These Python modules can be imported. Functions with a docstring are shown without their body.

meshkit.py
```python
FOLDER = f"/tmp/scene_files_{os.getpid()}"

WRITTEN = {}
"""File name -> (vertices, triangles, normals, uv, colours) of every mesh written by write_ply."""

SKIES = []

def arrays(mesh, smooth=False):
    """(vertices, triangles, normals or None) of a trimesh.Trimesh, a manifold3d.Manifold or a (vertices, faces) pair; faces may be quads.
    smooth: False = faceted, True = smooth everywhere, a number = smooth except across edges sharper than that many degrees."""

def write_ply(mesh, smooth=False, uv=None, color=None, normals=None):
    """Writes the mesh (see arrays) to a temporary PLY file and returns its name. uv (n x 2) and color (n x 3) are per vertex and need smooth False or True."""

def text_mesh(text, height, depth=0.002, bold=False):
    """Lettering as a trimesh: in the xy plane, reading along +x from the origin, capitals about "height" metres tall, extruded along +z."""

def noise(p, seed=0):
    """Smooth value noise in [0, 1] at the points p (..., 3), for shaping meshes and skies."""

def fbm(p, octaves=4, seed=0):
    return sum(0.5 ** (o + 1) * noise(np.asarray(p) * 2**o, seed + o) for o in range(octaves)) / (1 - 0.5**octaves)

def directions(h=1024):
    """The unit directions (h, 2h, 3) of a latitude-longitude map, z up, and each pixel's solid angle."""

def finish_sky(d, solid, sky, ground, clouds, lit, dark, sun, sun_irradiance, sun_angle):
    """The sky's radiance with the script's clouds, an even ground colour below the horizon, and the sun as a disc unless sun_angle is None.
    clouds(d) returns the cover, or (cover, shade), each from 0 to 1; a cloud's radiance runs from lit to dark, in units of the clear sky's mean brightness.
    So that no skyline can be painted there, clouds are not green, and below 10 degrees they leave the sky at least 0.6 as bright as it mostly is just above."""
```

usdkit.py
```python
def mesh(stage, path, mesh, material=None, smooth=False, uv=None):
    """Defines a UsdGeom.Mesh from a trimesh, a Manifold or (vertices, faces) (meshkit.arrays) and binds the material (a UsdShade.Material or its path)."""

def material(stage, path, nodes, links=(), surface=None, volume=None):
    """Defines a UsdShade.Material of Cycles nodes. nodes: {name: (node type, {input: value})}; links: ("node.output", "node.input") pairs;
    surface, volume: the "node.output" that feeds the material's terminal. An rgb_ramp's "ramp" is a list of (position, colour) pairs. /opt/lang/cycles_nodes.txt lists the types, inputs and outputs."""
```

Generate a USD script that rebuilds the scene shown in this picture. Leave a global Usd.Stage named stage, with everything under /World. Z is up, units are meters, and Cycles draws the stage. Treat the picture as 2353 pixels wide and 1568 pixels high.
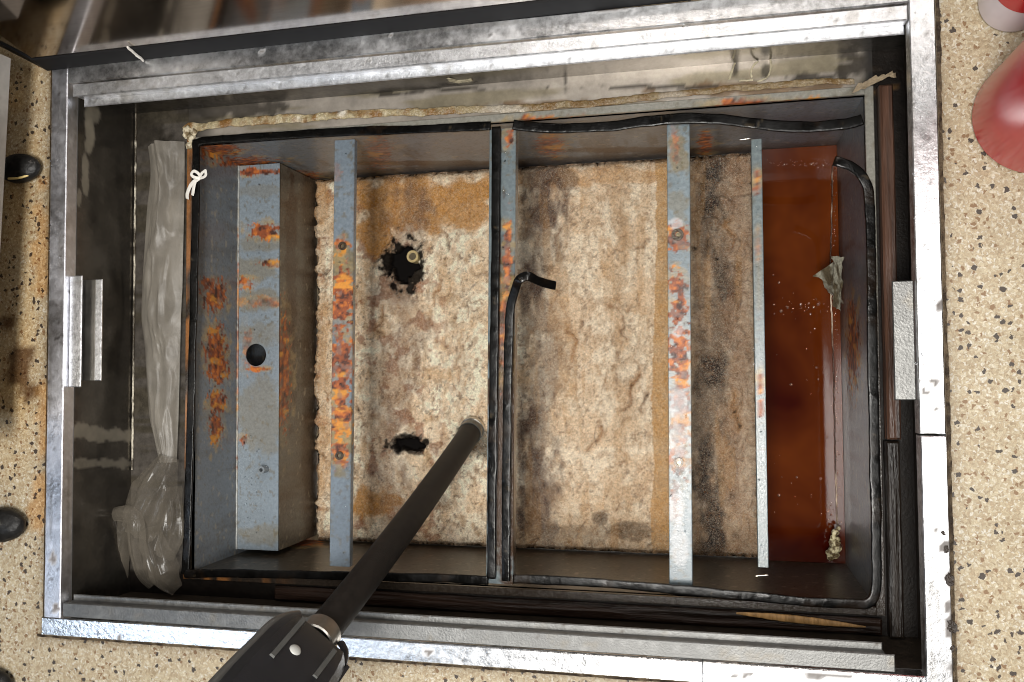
import math, random, numpy as np, trimesh, usdkit, meshkit
from pxr import Usd, UsdGeom, UsdLux, UsdShade, Sdf, Gf, Vt
from meshkit import fbm, noise

random.seed(7)
rng = np.random.default_rng(7)
stage = Usd.Stage.CreateInMemory()
UsdGeom.Xform.Define(stage, '/World')
UsdGeom.Scope.Define(stage, '/World/Looks')
T = Sdf.ValueTypeNames

# ------------------------------------------------------------------ camera (a phone held 1.4 m above the kitchen floor)
R = np.array([[0.9742225354, -0.0150280068, -0.2250880062], [-0.0064320747, -0.9992234199, 0.0388739690], [-0.2254974056, -0.0364241137, -0.9735626349]])
FPX, CX, CY, H = 1971.3, 1176.5, 784.0, 1.4
cam = UsdGeom.Camera.Define(stage, '/World/camera')
cam.CreateHorizontalApertureAttr(36.0)
cam.CreateVerticalApertureAttr(36.0 * 682 / 1024)
cam.CreateFocalLengthAttr(36.0 * FPX / 2353.0)
cam.CreateClippingRangeAttr((0.05, 100.0))
cam.CreateExposureAttr(0.75)
M4 = np.eye(4)
M4[0, :3], M4[1, :3], M4[2, :3], M4[3, :3] = R[:, 0], -R[:, 1], -R[:, 2], (0, 0, H)
UsdGeom.Xformable(cam).AddTransformOp().Set(Gf.Matrix4d(*M4.ravel().tolist()))

# ------------------------------------------------------------------ lamps: kitchen ceiling lights, an added back fill and the soft light of the room
def rect(name, loc, w, h, power, color, rx=0.0, ry=0.0):
    l = UsdLux.RectLight.Define(stage, '/World/' + name)
    l.CreateWidthAttr(w); l.CreateHeightAttr(h); l.CreateIntensityAttr(power); l.CreateColorAttr(Gf.Vec3f(*color))
    x = UsdGeom.Xformable(l)
    x.AddTranslateOp().Set(Gf.Vec3d(*loc)); x.AddRotateXYZOp().Set(Gf.Vec3f(rx, ry, 0))
    return l
rect('ceiling_lamp_main', (-0.12, -0.42, 2.6), 0.5, 1.0, 38.0, (1.0, 0.97, 0.92))
rect('ceiling_lamp_front', (0.10, -1.35, 2.6), 1.3, 0.25, 5.5, (1.0, 0.97, 0.93))
rect('ceiling_lamp_right', (1.15, 0.1, 2.6), 0.4, 1.7, 4.2, (1.0, 0.97, 0.93))
rect('ceiling_lamp_left', (-2.4, -1.1, 2.6), 1.6, 0.4, 4.5, (0.72, 0.84, 1.0))
rect('fill_lamp_back', (-0.4, 1.9, 2.6), 1.8, 0.3, 8.0, (1.0, 0.98, 0.95))  # unseen fill lamp added to brighten the galvanised rails
dome = UsdLux.DomeLight.Define(stage, '/World/room_light')
dm = usdkit.material(stage, '/World/Looks/room', {'b': ('background_shader', {'color': (1.0, 0.97, 0.93), 'strength': 0.045})}, [], surface='b.background')
UsdShade.MaterialBindingAPI.Apply(dome.GetPrim()).Bind(dm)

# ------------------------------------------------------------------ helpers
def s(r, g, b):
    c = np.array([r, g, b], float) / 255
    return np.where(c <= 0.04045, c / 12.92, ((c + 0.055) / 1.055) ** 2.4)
def at(u, v, z):
    d = R @ np.array([(u - CX) / FPX, (v - CY) / FPX, 1.0])
    return d * ((z - H) / d[2]) + np.array([0, 0, H])
def uv(p):
    q = (np.asarray(p) - np.array([0, 0, H])) @ R
    return CX + FPX * q[:, 0] / q[:, 2], CY + FPX * q[:, 1] / q[:, 2]
def numbered(parent, name):
    p, k = f'{parent}/{name}', 0
    while stage.GetPrimAtPath(p):
        k += 1
        p = f'{parent}/{name}_{k:03d}'
    return p
def tag(prim, label=None, cat=None, group=None, kind=None):
    prim = prim.GetPrim() if hasattr(prim, 'GetPrim') else prim
    for k, v in (('label', label), ('category', cat), ('group', group), ('kind', kind)):
        if v: prim.SetCustomDataByKey(k, v)
    return prim
def thing(name, label, cat, loc=(0, 0, 0), group=None, kind=None):
    x = UsdGeom.Xform.Define(stage, numbered('/World', name))
    x.AddTranslateOp().Set(Gf.Vec3d(*map(float, loc)))
    x.loc = np.asarray(loc, float)
    tag(x, label, cat, group, kind)
    BASE[str(x.GetPath())] = np.asarray(loc, float)
    return x
BASE = {}
def put(name, mesh, mat, parent=None, paint=None, smooth=False, label=None, cat=None, group=None, kind=None):
    """One Mesh prim. Vertices are given in world metres; a thing's own offset is taken off. paint(v, n) -> colour, roughness, metallic."""
    pp = '/World' if parent is None else str(parent.GetPath())
    v, f, n = meshkit.arrays(mesh, smooth)
    if paint is not None:
        nn = n if n is not None else np.tile([0, 0, 1.0], (len(v), 1))
        col, rough, metal = paint(v, nn)
    off = np.zeros(3)
    for k, b in BASE.items():
        if pp == k or pp.startswith(k + '/'): off = b
    m = UsdGeom.Mesh.Define(stage, numbered(pp, name))
    m.CreatePointsAttr(Vt.Vec3fArray.FromNumpy((v - off).astype(np.float32)))
    m.CreateFaceVertexCountsAttr(Vt.IntArray.FromNumpy(np.full(len(f), 3, np.int32)))
    m.CreateFaceVertexIndicesAttr(Vt.IntArray.FromNumpy(f.astype(np.int32).ravel()))
    m.CreateSubdivisionSchemeAttr('none')
    if n is not None:
        m.CreateNormalsAttr(Vt.Vec3fArray.FromNumpy(n.astype(np.float32))); m.SetNormalsInterpolation('vertex')
    if paint is not None:
        api = UsdGeom.PrimvarsAPI(m)
        col = np.clip(np.broadcast_to(col, (len(v), 3)), 0, 1)
        aux = np.stack([np.broadcast_to(rough, len(v)), np.broadcast_to(metal, len(v)), np.zeros(len(v))], 1)
        api.CreatePrimvar('col', T.Color3fArray, 'vertex').Set(Vt.Vec3fArray.FromNumpy(col.astype(np.float32)))
        api.CreatePrimvar('aux', T.Color3fArray, 'vertex').Set(Vt.Vec3fArray.FromNumpy(aux.astype(np.float32)))
    UsdShade.MaterialBindingAPI.Apply(m.GetPrim()).Bind(mat)
    tag(m, label, cat, group, kind)
    return m
def slab(x0, x1, y0, y1, z0, z1, c=0.002, size=0.006):
    """A chamfered box whose top and sides are divided evenly (the underside is one face)."""
    nx, ny = max(2, int((x1 - x0) / size)), max(2, int((y1 - y0) / size))
    nz = max(1, int((z1 - z0) / size))
    a, b = np.linspace(0, 1, nx + 1), np.linspace(0, 1, ny + 1)
    edge = np.vstack([np.stack([a[:-1], 0 * a[:-1]], 1), np.stack([0 * b[:-1] + 1, b[:-1]], 1), np.stack([1 - a[:-1], 0 * a[:-1] + 1], 1), np.stack([0 * b[:-1], 1 - b[:-1]], 1)])
    rings = [(c, z0), (0, z0 + c)] + [(0, z) for z in np.linspace(z0 + c, z1 - c, nz + 1)[1:]] + [(c, z1)]
    V = [np.stack([x0 + i + edge[:, 0] * (x1 - x0 - 2 * i), y0 + i + edge[:, 1] * (y1 - y0 - 2 * i), np.full(len(edge), z)], 1) for i, z in rings]
    k = len(edge); q = np.arange(k); F = []
    for r in range(len(rings) - 1):
        o = r * k
        F += [np.stack([o + q, o + (q + 1) % k, o + k + (q + 1) % k], 1), np.stack([o + q, o + k + (q + 1) % k, o + k + q], 1)]
    m = trimesh.Trimesh(np.vstack(V), np.vstack(F), process=False)
    top = quad((x0 + c, y0 + c, z1), (x1 - c, y0 + c, z1), (x1 - c, y1 - c, z1), (x0 + c, y1 - c, z1), nx + 1, ny + 1)
    bot = quad((x0 + c, y0 + c, z0), (x0 + c, y1 - c, z0), (x1 - c, y1 - c, z0), (x1 - c, y0 + c, z0), 2, 2)
    return trimesh.util.concatenate([m, top, bot])
def cbox(x0, x1, y0, y1, z0, z1, c=0.002, dense=None):
    """A box with chamfered edges."""
    if dense: return slab(x0, x1, y0, y1, z0, z1, c, dense)
    pts = []
    for x, sx in ((x0, 1), (x1, -1)):
        for y, sy in ((y0, 1), (y1, -1)):
            for z, sz in ((z0, 1), (z1, -1)):
                pts += [(x + sx * c, y + sy * c, z), (x + sx * c, y, z + sz * c), (x, y + sy * c, z + sz * c)]
    m = trimesh.convex.convex_hull(np.array(pts))
    return m
def finer(m, size):
    v, f = trimesh.remesh.subdivide_to_size(m.vertices, m.faces, size, max_iter=14)
    return trimesh.Trimesh(v, f)
def grid(p, nu, nv):
    """A sheet: p(s, t) -> points for arrays s, t in 0..1."""
    a, b = np.meshgrid(np.linspace(0, 1, nu), np.linspace(0, 1, nv), indexing='ij')
    v = p(a.ravel(), b.ravel())
    i, j = np.meshgrid(np.arange(nu - 1), np.arange(nv - 1), indexing='ij')
    k = (i * nv + j).ravel()
    q = np.stack([k, k + nv, k + nv + 1, k + 1], 1)
    return trimesh.Trimesh(v, np.vstack([q[:, [0, 1, 2]], q[:, [0, 2, 3]]]), process=False)
def quad(p00, p10, p11, p01, nu, nv):
    a, b, c, d = map(lambda p: np.asarray(p, float), (p00, p10, p11, p01))
    return grid(lambda S, U: a * ((1 - S) * (1 - U))[:, None] + b * (S * (1 - U))[:, None] + c * (S * U)[:, None] + d * ((1 - S) * U)[:, None], nu, nv)
def spline(pts, n):
    from scipy.interpolate import PchipInterpolator
    pts = np.asarray(pts, float)
    d = np.r_[0, np.cumsum(np.linalg.norm(np.diff(pts, axis=0), axis=1))]
    return PchipInterpolator(d, pts)(np.linspace(0, d[-1], n))
def sweep(path, prof, up=(0, 0, 1), scale=None, cap=True):
    """Closed profile (k,2) swept along path (n,3): x of the profile goes sideways, y along up."""
    path, prof, up = np.asarray(path, float), np.asarray(prof, float), np.asarray(up, float)
    t = np.gradient(path, axis=0); t /= np.linalg.norm(t, axis=1, keepdims=True) + 1e-12
    side = np.cross(t, up); side /= np.linalg.norm(side, axis=1, keepdims=True) + 1e-9
    u2 = np.cross(side, t)
    sc = np.ones(len(path)) if scale is None else np.asarray(scale)
    v = path[:, None] + sc[:, None, None] * (prof[None, :, :1] * side[:, None] + prof[None, :, 1:] * u2[:, None])
    n, k = len(path), len(prof)
    i, j = np.meshgrid(np.arange(n - 1), np.arange(k), indexing='ij')
    q = np.stack([i * k + j, i * k + (j + 1) % k, (i + 1) * k + (j + 1) % k, (i + 1) * k + j], -1).reshape(-1, 4)
    f = [q[:, [0, 1, 2]], q[:, [0, 2, 3]]]
    v = v.reshape(-1, 3)
    if cap:
        v = np.vstack([v, path[0], path[-1]])
        a = np.arange(k)
        f.append(np.stack([np.full(k, len(v) - 2), (a + 1) % k, a], 1))
        f.append(np.stack([np.full(k, len(v) - 1), (n - 1) * k + a, (n - 1) * k + (a + 1) % k], 1))
    m = trimesh.Trimesh(v, np.vstack(f), process=False)
    if m.volume < 0: m.invert()
    return m
def ring(r, k=16, sy=1.0, p=2.0):
    a = np.arange(k) * 2 * np.pi / k
    c, d = np.cos(a), np.sin(a)
    return np.stack([r * np.sign(c) * np.abs(c) ** (2 / p), sy * r * np.sign(d) * np.abs(d) ** (2 / p)], 1)
def join(*m):
    return trimesh.util.concatenate(m)
def jitter(m, amp, freq, seed=0):
    m = m.copy()
    v = np.array(m.vertices)
    d = np.stack([fbm(v * freq + k * 31.7, 3, seed + k) - 0.5 for k in range(3)], 1)
    m.vertices = v + 2 * amp * d
    return m
def blob(v, spots, warp=0.35, seed=3, freq=60.0):
    """Stain mask: soft-edged, noise-broken ellipses (u, v, ru, rv[, strength]) on the surface."""
    uu, vv = uv(v)
    w = fbm(v * freq, 4, seed) - 0.5
    out = np.zeros(len(v))
    for sp in spots:
        d = np.sqrt(((uu - sp[0]) / sp[2]) ** 2 + ((vv - sp[1]) / sp[3]) ** 2) + w * 2 * warp * 1.6
        out = np.maximum(out, np.clip((1.12 - d) / 0.30, 0, 1) * (sp[4] if len(sp) > 4 else 1))
    return out
def mixc(a, b, t):
    t = np.asarray(t)[..., None] if np.ndim(t) else t
    return a * (1 - t) + b * t
def step(x, a, b):
    t = np.clip((x - a) / (b - a), 0, 1)
    return t * t * (3 - 2 * t)

# ------------------------------------------------------------------ materials
def look(name, nodes, links):
    return usdkit.material(stage, '/World/Looks/' + name, nodes, links, surface='p.BSDF')
def painted(name, scale=90.0, amount=0.35, bump=0.3, bscale=220.0, bdist=0.002, coat=0.0, stretch=(1, 1, 1), rough_var=0.15, spec=0.5, sss=0.0):
    """Colour, roughness and metalness come from the surface's own stains (vertex attributes); noise adds grain and relief."""
    nodes = {'a': ('attribute', {'attribute': 'col'}), 'x': ('attribute', {'attribute': 'aux'}), 'sx': ('separate_color', {}),
             'g': ('geometry', {}), 'm': ('mapping', {'scale': stretch}),
             'n': ('noise_texture', {'scale': scale, 'detail': 6.0, 'roughness': 0.65}),
             'r': ('map_range', {'from_min': 0.25, 'from_max': 0.75, 'to_min': 1 - amount, 'to_max': 1 + amount}),
             'c': ('vector_math', {'math_type': 'scale'}),
             'n2': ('noise_texture', {'scale': bscale, 'detail': 4.0, 'roughness': 0.6}),
             'b': ('bump', {'strength': bump, 'distance': bdist}),
             'rv': ('math', {'math_type': 'multiply_add', 'value2': rough_var * 2, 'value3': -rough_var}),
             'ra': ('math', {'math_type': 'add', 'use_clamp': True}),
             'p': ('principled_bsdf', {'coat_weight': coat, 'coat_roughness': 0.08, 'specular_ior_level': spec, 'subsurface_weight': sss})}
    links = [('g.position', 'm.vector'), ('m.vector', 'n.vector'), ('m.vector', 'n2.vector'), ('n.fac', 'r.value'), ('a.color', 'c.vector1'), ('r.result', 'c.scale'), ('c.vector', 'p.base_color'),
             ('x.color', 'sx.color'), ('n.fac', 'rv.value1'), ('rv.value', 'ra.value1'), ('sx.r', 'ra.value2'), ('ra.value', 'p.roughness'), ('sx.g', 'p.metallic'), ('n2.fac', 'b.height'), ('b.normal', 'p.normal')]
    if coat: links.append(('b.normal', 'p.coat_normal'))
    return look(name, nodes, links)
def plain(name, color, rough=0.5, metal=0.0, bump=0.0, bscale=200.0, stretch=(1, 1, 1), vary=0.0, scale=40.0, **more):
    nodes = {'g': ('geometry', {}), 'm': ('mapping', {'scale': stretch}), 'n': ('noise_texture', {'scale': scale, 'detail': 5.0, 'roughness': 0.6}),
             'r': ('map_range', {'from_min': 0.25, 'from_max': 0.75, 'to_min': 1 - vary, 'to_max': 1 + vary}), 'c': ('vector_math', {'math_type': 'scale', 'vector1': tuple(color)}),
             'n2': ('noise_texture', {'scale': bscale, 'detail': 4.0}), 'b': ('bump', {'strength': bump, 'distance': 0.002}),
             'p': ('principled_bsdf', {'roughness': rough, 'metallic': metal, **more})}
    links = [('g.position', 'm.vector'), ('m.vector', 'n.vector'), ('m.vector', 'n2.vector'), ('n.fac', 'r.value'), ('r.result', 'c.scale'), ('c.vector', 'p.base_color')]
    if bump: links += [('n2.fac', 'b.height'), ('b.normal', 'p.normal')]
    return look(name, nodes, links)

# terrazzo: cream ground packed with small stone chips, dark ones here and there
terrazzo = look('terrazzo', {
    'g': ('geometry', {}), 'a': ('attribute', {'attribute': 'col'}),
    'w': ('noise_texture', {'scale': 160.0, 'detail': 2.0}), 'ws': ('vector_math', {'math_type': 'multiply_add', 'vector2': (0.011, 0.011, 0.0), 'vector3': (0, 0, 0)}), 'wp': ('vector_math', {'math_type': 'add'}),
    'v': ('voronoi_texture', {'scale': 330.0}), 'sv': ('separate_color', {}),
    'r': ('rgb_ramp', {'interpolate': False, 'ramp': [(0.0, tuple(s(222, 208, 178))), (0.22, tuple(s(206, 188, 156))), (0.42, tuple(s(234, 224, 200))), (0.56, tuple(s(198, 178, 146))), (0.70, tuple(s(214, 198, 166))), (0.86, tuple(s(184, 164, 132))), (0.93, tuple(s(240, 234, 218)))]}),
    'ed': ('voronoi_texture', {'scale': 330.0, 'feature': 'distance_to_edge'}), 'er': ('map_range', {'from_min': 0.0, 'from_max': 0.12, 'to_min': 0.90, 'to_max': 1.0}),
    'vd': ('voronoi_texture', {'scale': 105.0}), 'sd': ('separate_color', {}), 'k1': ('math', {'math_type': 'less_than', 'value2': 0.17}),
    'k2': ('math', {'math_type': 'less_than', 'value2': 0.40}), 'k3': ('math', {'math_type': 'multiply'}),
    'vt': ('voronoi_texture', {'scale': 150.0}), 'st': ('separate_color', {}), 'k4': ('math', {'math_type': 'less_than', 'value2': 0.12}), 'k5': ('math', {'math_type': 'less_than', 'value2': 0.45}), 'k6': ('math', {'math_type': 'multiply'}),
    'c1': ('vector_math', {'math_type': 'scale'}), 'c1b': ('mix_color', {'b': tuple(s(160, 128, 94))}), 'c2': ('mix_color', {'b': tuple(s(84, 74, 66))}), 'c3': ('vector_math', {'math_type': 'multiply'}),
    'b': ('bump', {'strength': 0.25, 'distance': 0.0015}), 'rn': ('noise_texture', {'scale': 12.0, 'detail': 5.0}), 'rr': ('map_range', {'from_min': 0.3, 'from_max': 0.7, 'to_min': 0.32, 'to_max': 0.55}),
    'p': ('principled_bsdf', {'specular_ior_level': 0.4})},
    [('g.position', 'w.vector'), ('w.color', 'ws.vector1'), ('ws.vector', 'wp.vector1'), ('g.position', 'wp.vector2'), ('wp.vector', 'v.vector'), ('wp.vector', 'ed.vector'), ('wp.vector', 'vd.vector'), ('wp.vector', 'vt.vector'),
     ('v.color', 'sv.color'), ('sv.r', 'r.fac'), ('ed.distance', 'er.value'), ('r.color', 'c1.vector1'), ('er.result', 'c1.scale'),
     ('vd.color', 'sd.color'), ('sd.r', 'k1.value1'), ('vd.distance', 'k2.value1'), ('k1.value', 'k3.value1'), ('k2.value', 'k3.value2'),
     ('vt.color', 'st.color'), ('st.g', 'k4.value1'), ('vt.distance', 'k5.value1'), ('k4.value', 'k6.value1'), ('k5.value', 'k6.value2'),
     ('c1.vector', 'c1b.a'), ('k6.value', 'c1b.fac'), ('c1b.result', 'c2.a'), ('k3.value', 'c2.fac'), ('c2.result', 'c3.vector1'), ('a.color', 'c3.vector2'), ('c3.vector', 'p.base_color'),
     ('sv.g', 'b.height'), ('b.normal', 'p.normal'), ('g.position', 'rn.vector'), ('rn.fac', 'rr.value'), ('rr.result', 'p.roughness')])

m_metal = painted('scuffed_aluminium', scale=55.0, amount=0.16, bump=0.35, bscale=130.0, bdist=0.0015, rough_var=0.18)
m_galv = painted('galvanised_steel', scale=110.0, amount=0.22, bump=0.5, bscale=260.0, bdist=0.0015, rough_var=0.15)
m_liner = painted('dirty_stainless', scale=26.0, amount=0.25, bump=0.12, bscale=60.0, bdist=0.002, rough_var=0.10)
m_paint = painted('grey_blue_paint', scale=140.0, amount=0.18, bump=0.35, bscale=300.0, bdist=0.0012, rough_var=0.22, coat=0.06)
m_crust = look('solid_grease', {
    'a': ('attribute', {'attribute': 'col'}), 'x': ('attribute', {'attribute': 'aux'}), 'sx': ('separate_color', {}), 'g': ('geometry', {}), 'inv': ('math', {'math_type': 'subtract', 'value1': 1.0}),
    'n': ('noise_texture', {'scale': 190.0, 'detail': 4.0, 'roughness': 0.65, 'distortion': 0.6}), 'r': ('map_range', {'from_min': 0.32, 'from_max': 0.68, 'to_min': 0.72, 'to_max': 1.25}), 'c': ('vector_math', {'math_type': 'scale'}),
    'f': ('noise_texture', {'scale': 70.0, 'detail': 3.0, 'roughness': 0.6, 'distortion': 2.2}), 'f1': ('math', {'math_type': 'subtract', 'value2': 0.5}), 'f2': ('math', {'math_type': 'absolute'}),
    'f3': ('map_range', {'from_min': 0.0, 'from_max': 0.028, 'to_min': 0.55, 'to_max': 0.0}), 'd': ('mix_color', {'b': tuple(s(150, 98, 52))}),
    'f4': ('math', {'math_type': 'multiply'}),
    'h': ('noise_texture', {'scale': 105.0, 'detail': 2.0, 'distortion': 2.6}), 'h1': ('math', {'math_type': 'subtract', 'value2': 0.53}), 'h2': ('math', {'math_type': 'absolute'}),
    'h3': ('map_range', {'from_min': 0.0, 'from_max': 0.035, 'to_min': 0.42, 'to_max': 0.0}), 'h4': ('math', {'math_type': 'multiply'}), 'l': ('mix_color', {'b': tuple(s(248, 234, 208))}),
    'hh': ('math', {'math_type': 'subtract'}), 'b1': ('math', {'math_type': 'multiply_add', 'value2': 0.6}), 'b2': ('math', {'math_type': 'multiply'}),
    'b': ('bump', {'strength': 0.6, 'distance': 0.0035}), 'rv': ('math', {'math_type': 'multiply_add', 'value2': 0.4, 'value3': -0.2}), 'ra': ('math', {'math_type': 'add', 'use_clamp': True}),
    'sp': ('math', {'math_type': 'multiply_add', 'value2': 0.55, 'value3': 0.03}), 'p': ('principled_bsdf', {})},
    [('g.position', 'n.vector'), ('g.position', 'f.vector'), ('g.position', 'h.vector'), ('n.fac', 'r.value'), ('a.color', 'c.vector1'), ('r.result', 'c.scale'),
     ('inv.value', 'sp.value1'), ('sp.value', 'p.specular_ior_level'), ('x.color', 'sx.color'), ('sx.g', 'inv.value2'),
     ('f.fac', 'f1.value1'), ('f1.value', 'f2.value1'), ('f2.value', 'f3.value'), ('c.vector', 'd.a'), ('f3.result', 'f4.value1'), ('inv.value', 'f4.value2'), ('f4.value', 'd.fac'),
     ('h.fac', 'h1.value1'), ('h1.value', 'h2.value1'), ('h2.value', 'h3.value'), ('h3.result', 'h4.value1'), ('inv.value', 'h4.value2'), ('d.result', 'l.a'), ('h4.value', 'l.fac'), ('l.result', 'p.base_color'),
     ('h4.value', 'hh.value1'), ('f3.result', 'hh.value2'), ('hh.value', 'b1.value1'), ('n.fac', 'b1.value3'), ('b1.value', 'b2.value1'), ('inv.value', 'b2.value2'), ('b2.value', 'b.height'), ('b.normal', 'p.normal'),
     ('n.fac', 'rv.value1'), ('rv.value', 'ra.value1'), ('sx.r', 'ra.value2'), ('ra.value', 'p.roughness')])
m_wood = painted('wet_wood', scale=90.0, amount=0.6, bump=0.8, bscale=160.0, bdist=0.004, rough_var=0.2, stretch=(1, 0.05, 1), spec=.22)
m_wood_across = painted('wet_wood_across', scale=90.0, amount=0.6, bump=0.8, bscale=160.0, bdist=0.004, rough_var=0.2, stretch=(0.05, 1, 1), spec=.18)
m_gunk = painted('wet_dirt', scale=150.0, amount=0.4, bump=0.8, bscale=260.0, bdist=0.003, rough_var=0.12)
m_rubber = plain('black_rubber', (0.010, 0.0095, 0.009), rough=0.45, bump=0.6, bscale=110.0, vary=0.5, scale=60, specular_ior_level=0.28)
m_hose = plain('black_hose', (0.010, 0.008, 0.007), rough=0.6, bump=0.4, bscale=420.0, vary=0.5, scale=60, specular_ior_level=0.25)
m_plastic_black = plain('black_plastic', (0.013, 0.0135, 0.016), rough=0.40, bump=0.2, bscale=500.0, vary=0.2)
m_chrome = plain('dull_chrome', (0.55, 0.52, 0.47), rough=0.28, metal=1.0, bump=0.2, vary=0.2)
m_panel = plain('brushed_stainless', (0.52, 0.48, 0.45), rough=0.11, metal=1.0, vary=0.10, scale=20, stretch=(1, 1, 20))
m_red = plain('red_plastic', tuple(s(178, 22, 34)), rough=0.22, transmission_weight=0.0, vary=0.08, subsurface_weight=0.0, specular_ior_level=0.5)
m_pale = plain('pale_plastic', tuple(s(206, 196, 200)), rough=0.22, vary=0.04)
m_black_edge = plain('black_skirt', (0.008, 0.008, 0.009), rough=0.6, specular_ior_level=0.2)
m_white = plain('white_film', tuple(s(215, 212, 205)), rough=0.4)
m_liquid = look('oily_liquid', {'g': ('geometry', {}), 'n': ('noise_texture', {'scale': 4.5, 'detail': 3.0, 'distortion': 0.6}), 'r': ('rgb_ramp', {'ramp': [(0.3, (0.030, 0.0025, 0.0009)), (0.68, (0.115, 0.025, 0.004))]}),
                                'n2': ('noise_texture', {'scale': 14.0, 'detail': 2.0}), 'b': ('bump', {'strength': 0.05, 'distance': 0.002}), 'p': ('principled_bsdf', {'roughness': 0.04, 'ior': 1.4})},
                [('g.position', 'n.vector'), ('n.fac', 'r.fac'), ('r.color', 'p.base_color'), ('g.position', 'n2.vector'), ('n2.fac', 'b.height'), ('b.normal', 'p.normal')])
def film(name, color, thin, thick, rough, stretch):
    """Cloudy plastic: clearer face on, milkier where the sheet turns edge on."""
    return usdkit.material(stage, '/World/Looks/' + name, {'g': ('geometry', {}), 'mp': ('mapping', {'scale': stretch}), 'n': ('noise_texture', {'scale': 14.0, 'detail': 5.0}), 'lw': ('layer_weight', {'blend': 0.35}),
        'r': ('map_range', {'from_min': 0.0, 'from_max': 0.8, 'to_min': thin, 'to_max': thick}), 'nr': ('map_range', {'from_min': 0.3, 'from_max': 0.7, 'to_min': -0.18, 'to_max': 0.18}), 'ad': ('math', {'math_type': 'add', 'use_clamp': True}),
        'n2': ('noise_texture', {'scale': 20.0, 'detail': 3.0, 'distortion': 0.8}), 'b': ('bump', {'strength': 0.35, 'distance': 0.006}),
        't': ('transparent_bsdf', {}), 'p': ('principled_bsdf', {'base_color': tuple(color), 'roughness': rough}), 'x': ('mix_closure', {})},
        [('g.position', 'n.vector'), ('lw.facing', 'r.value'), ('n.fac', 'nr.value'), ('r.result', 'ad.value1'), ('nr.result', 'ad.value2'), ('ad.value', 'x.fac'), ('p.BSDF', 'x.closure1'), ('t.BSDF', 'x.closure2'),
         ('g.position', 'mp.vector'), ('mp.vector', 'n2.vector'), ('n2.fac', 'b.height'), ('b.normal', 'p.normal')], surface='x.closure')
m_film = film('cloudy_plastic_film', s(136, 130, 120), 0.40, 0.10, 0.40, (2, 1, 1))
m_bag = film('cloudy_bag', s(112, 105, 94), 0.68, 0.18, 0.22, (1, 1, 1))

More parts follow.
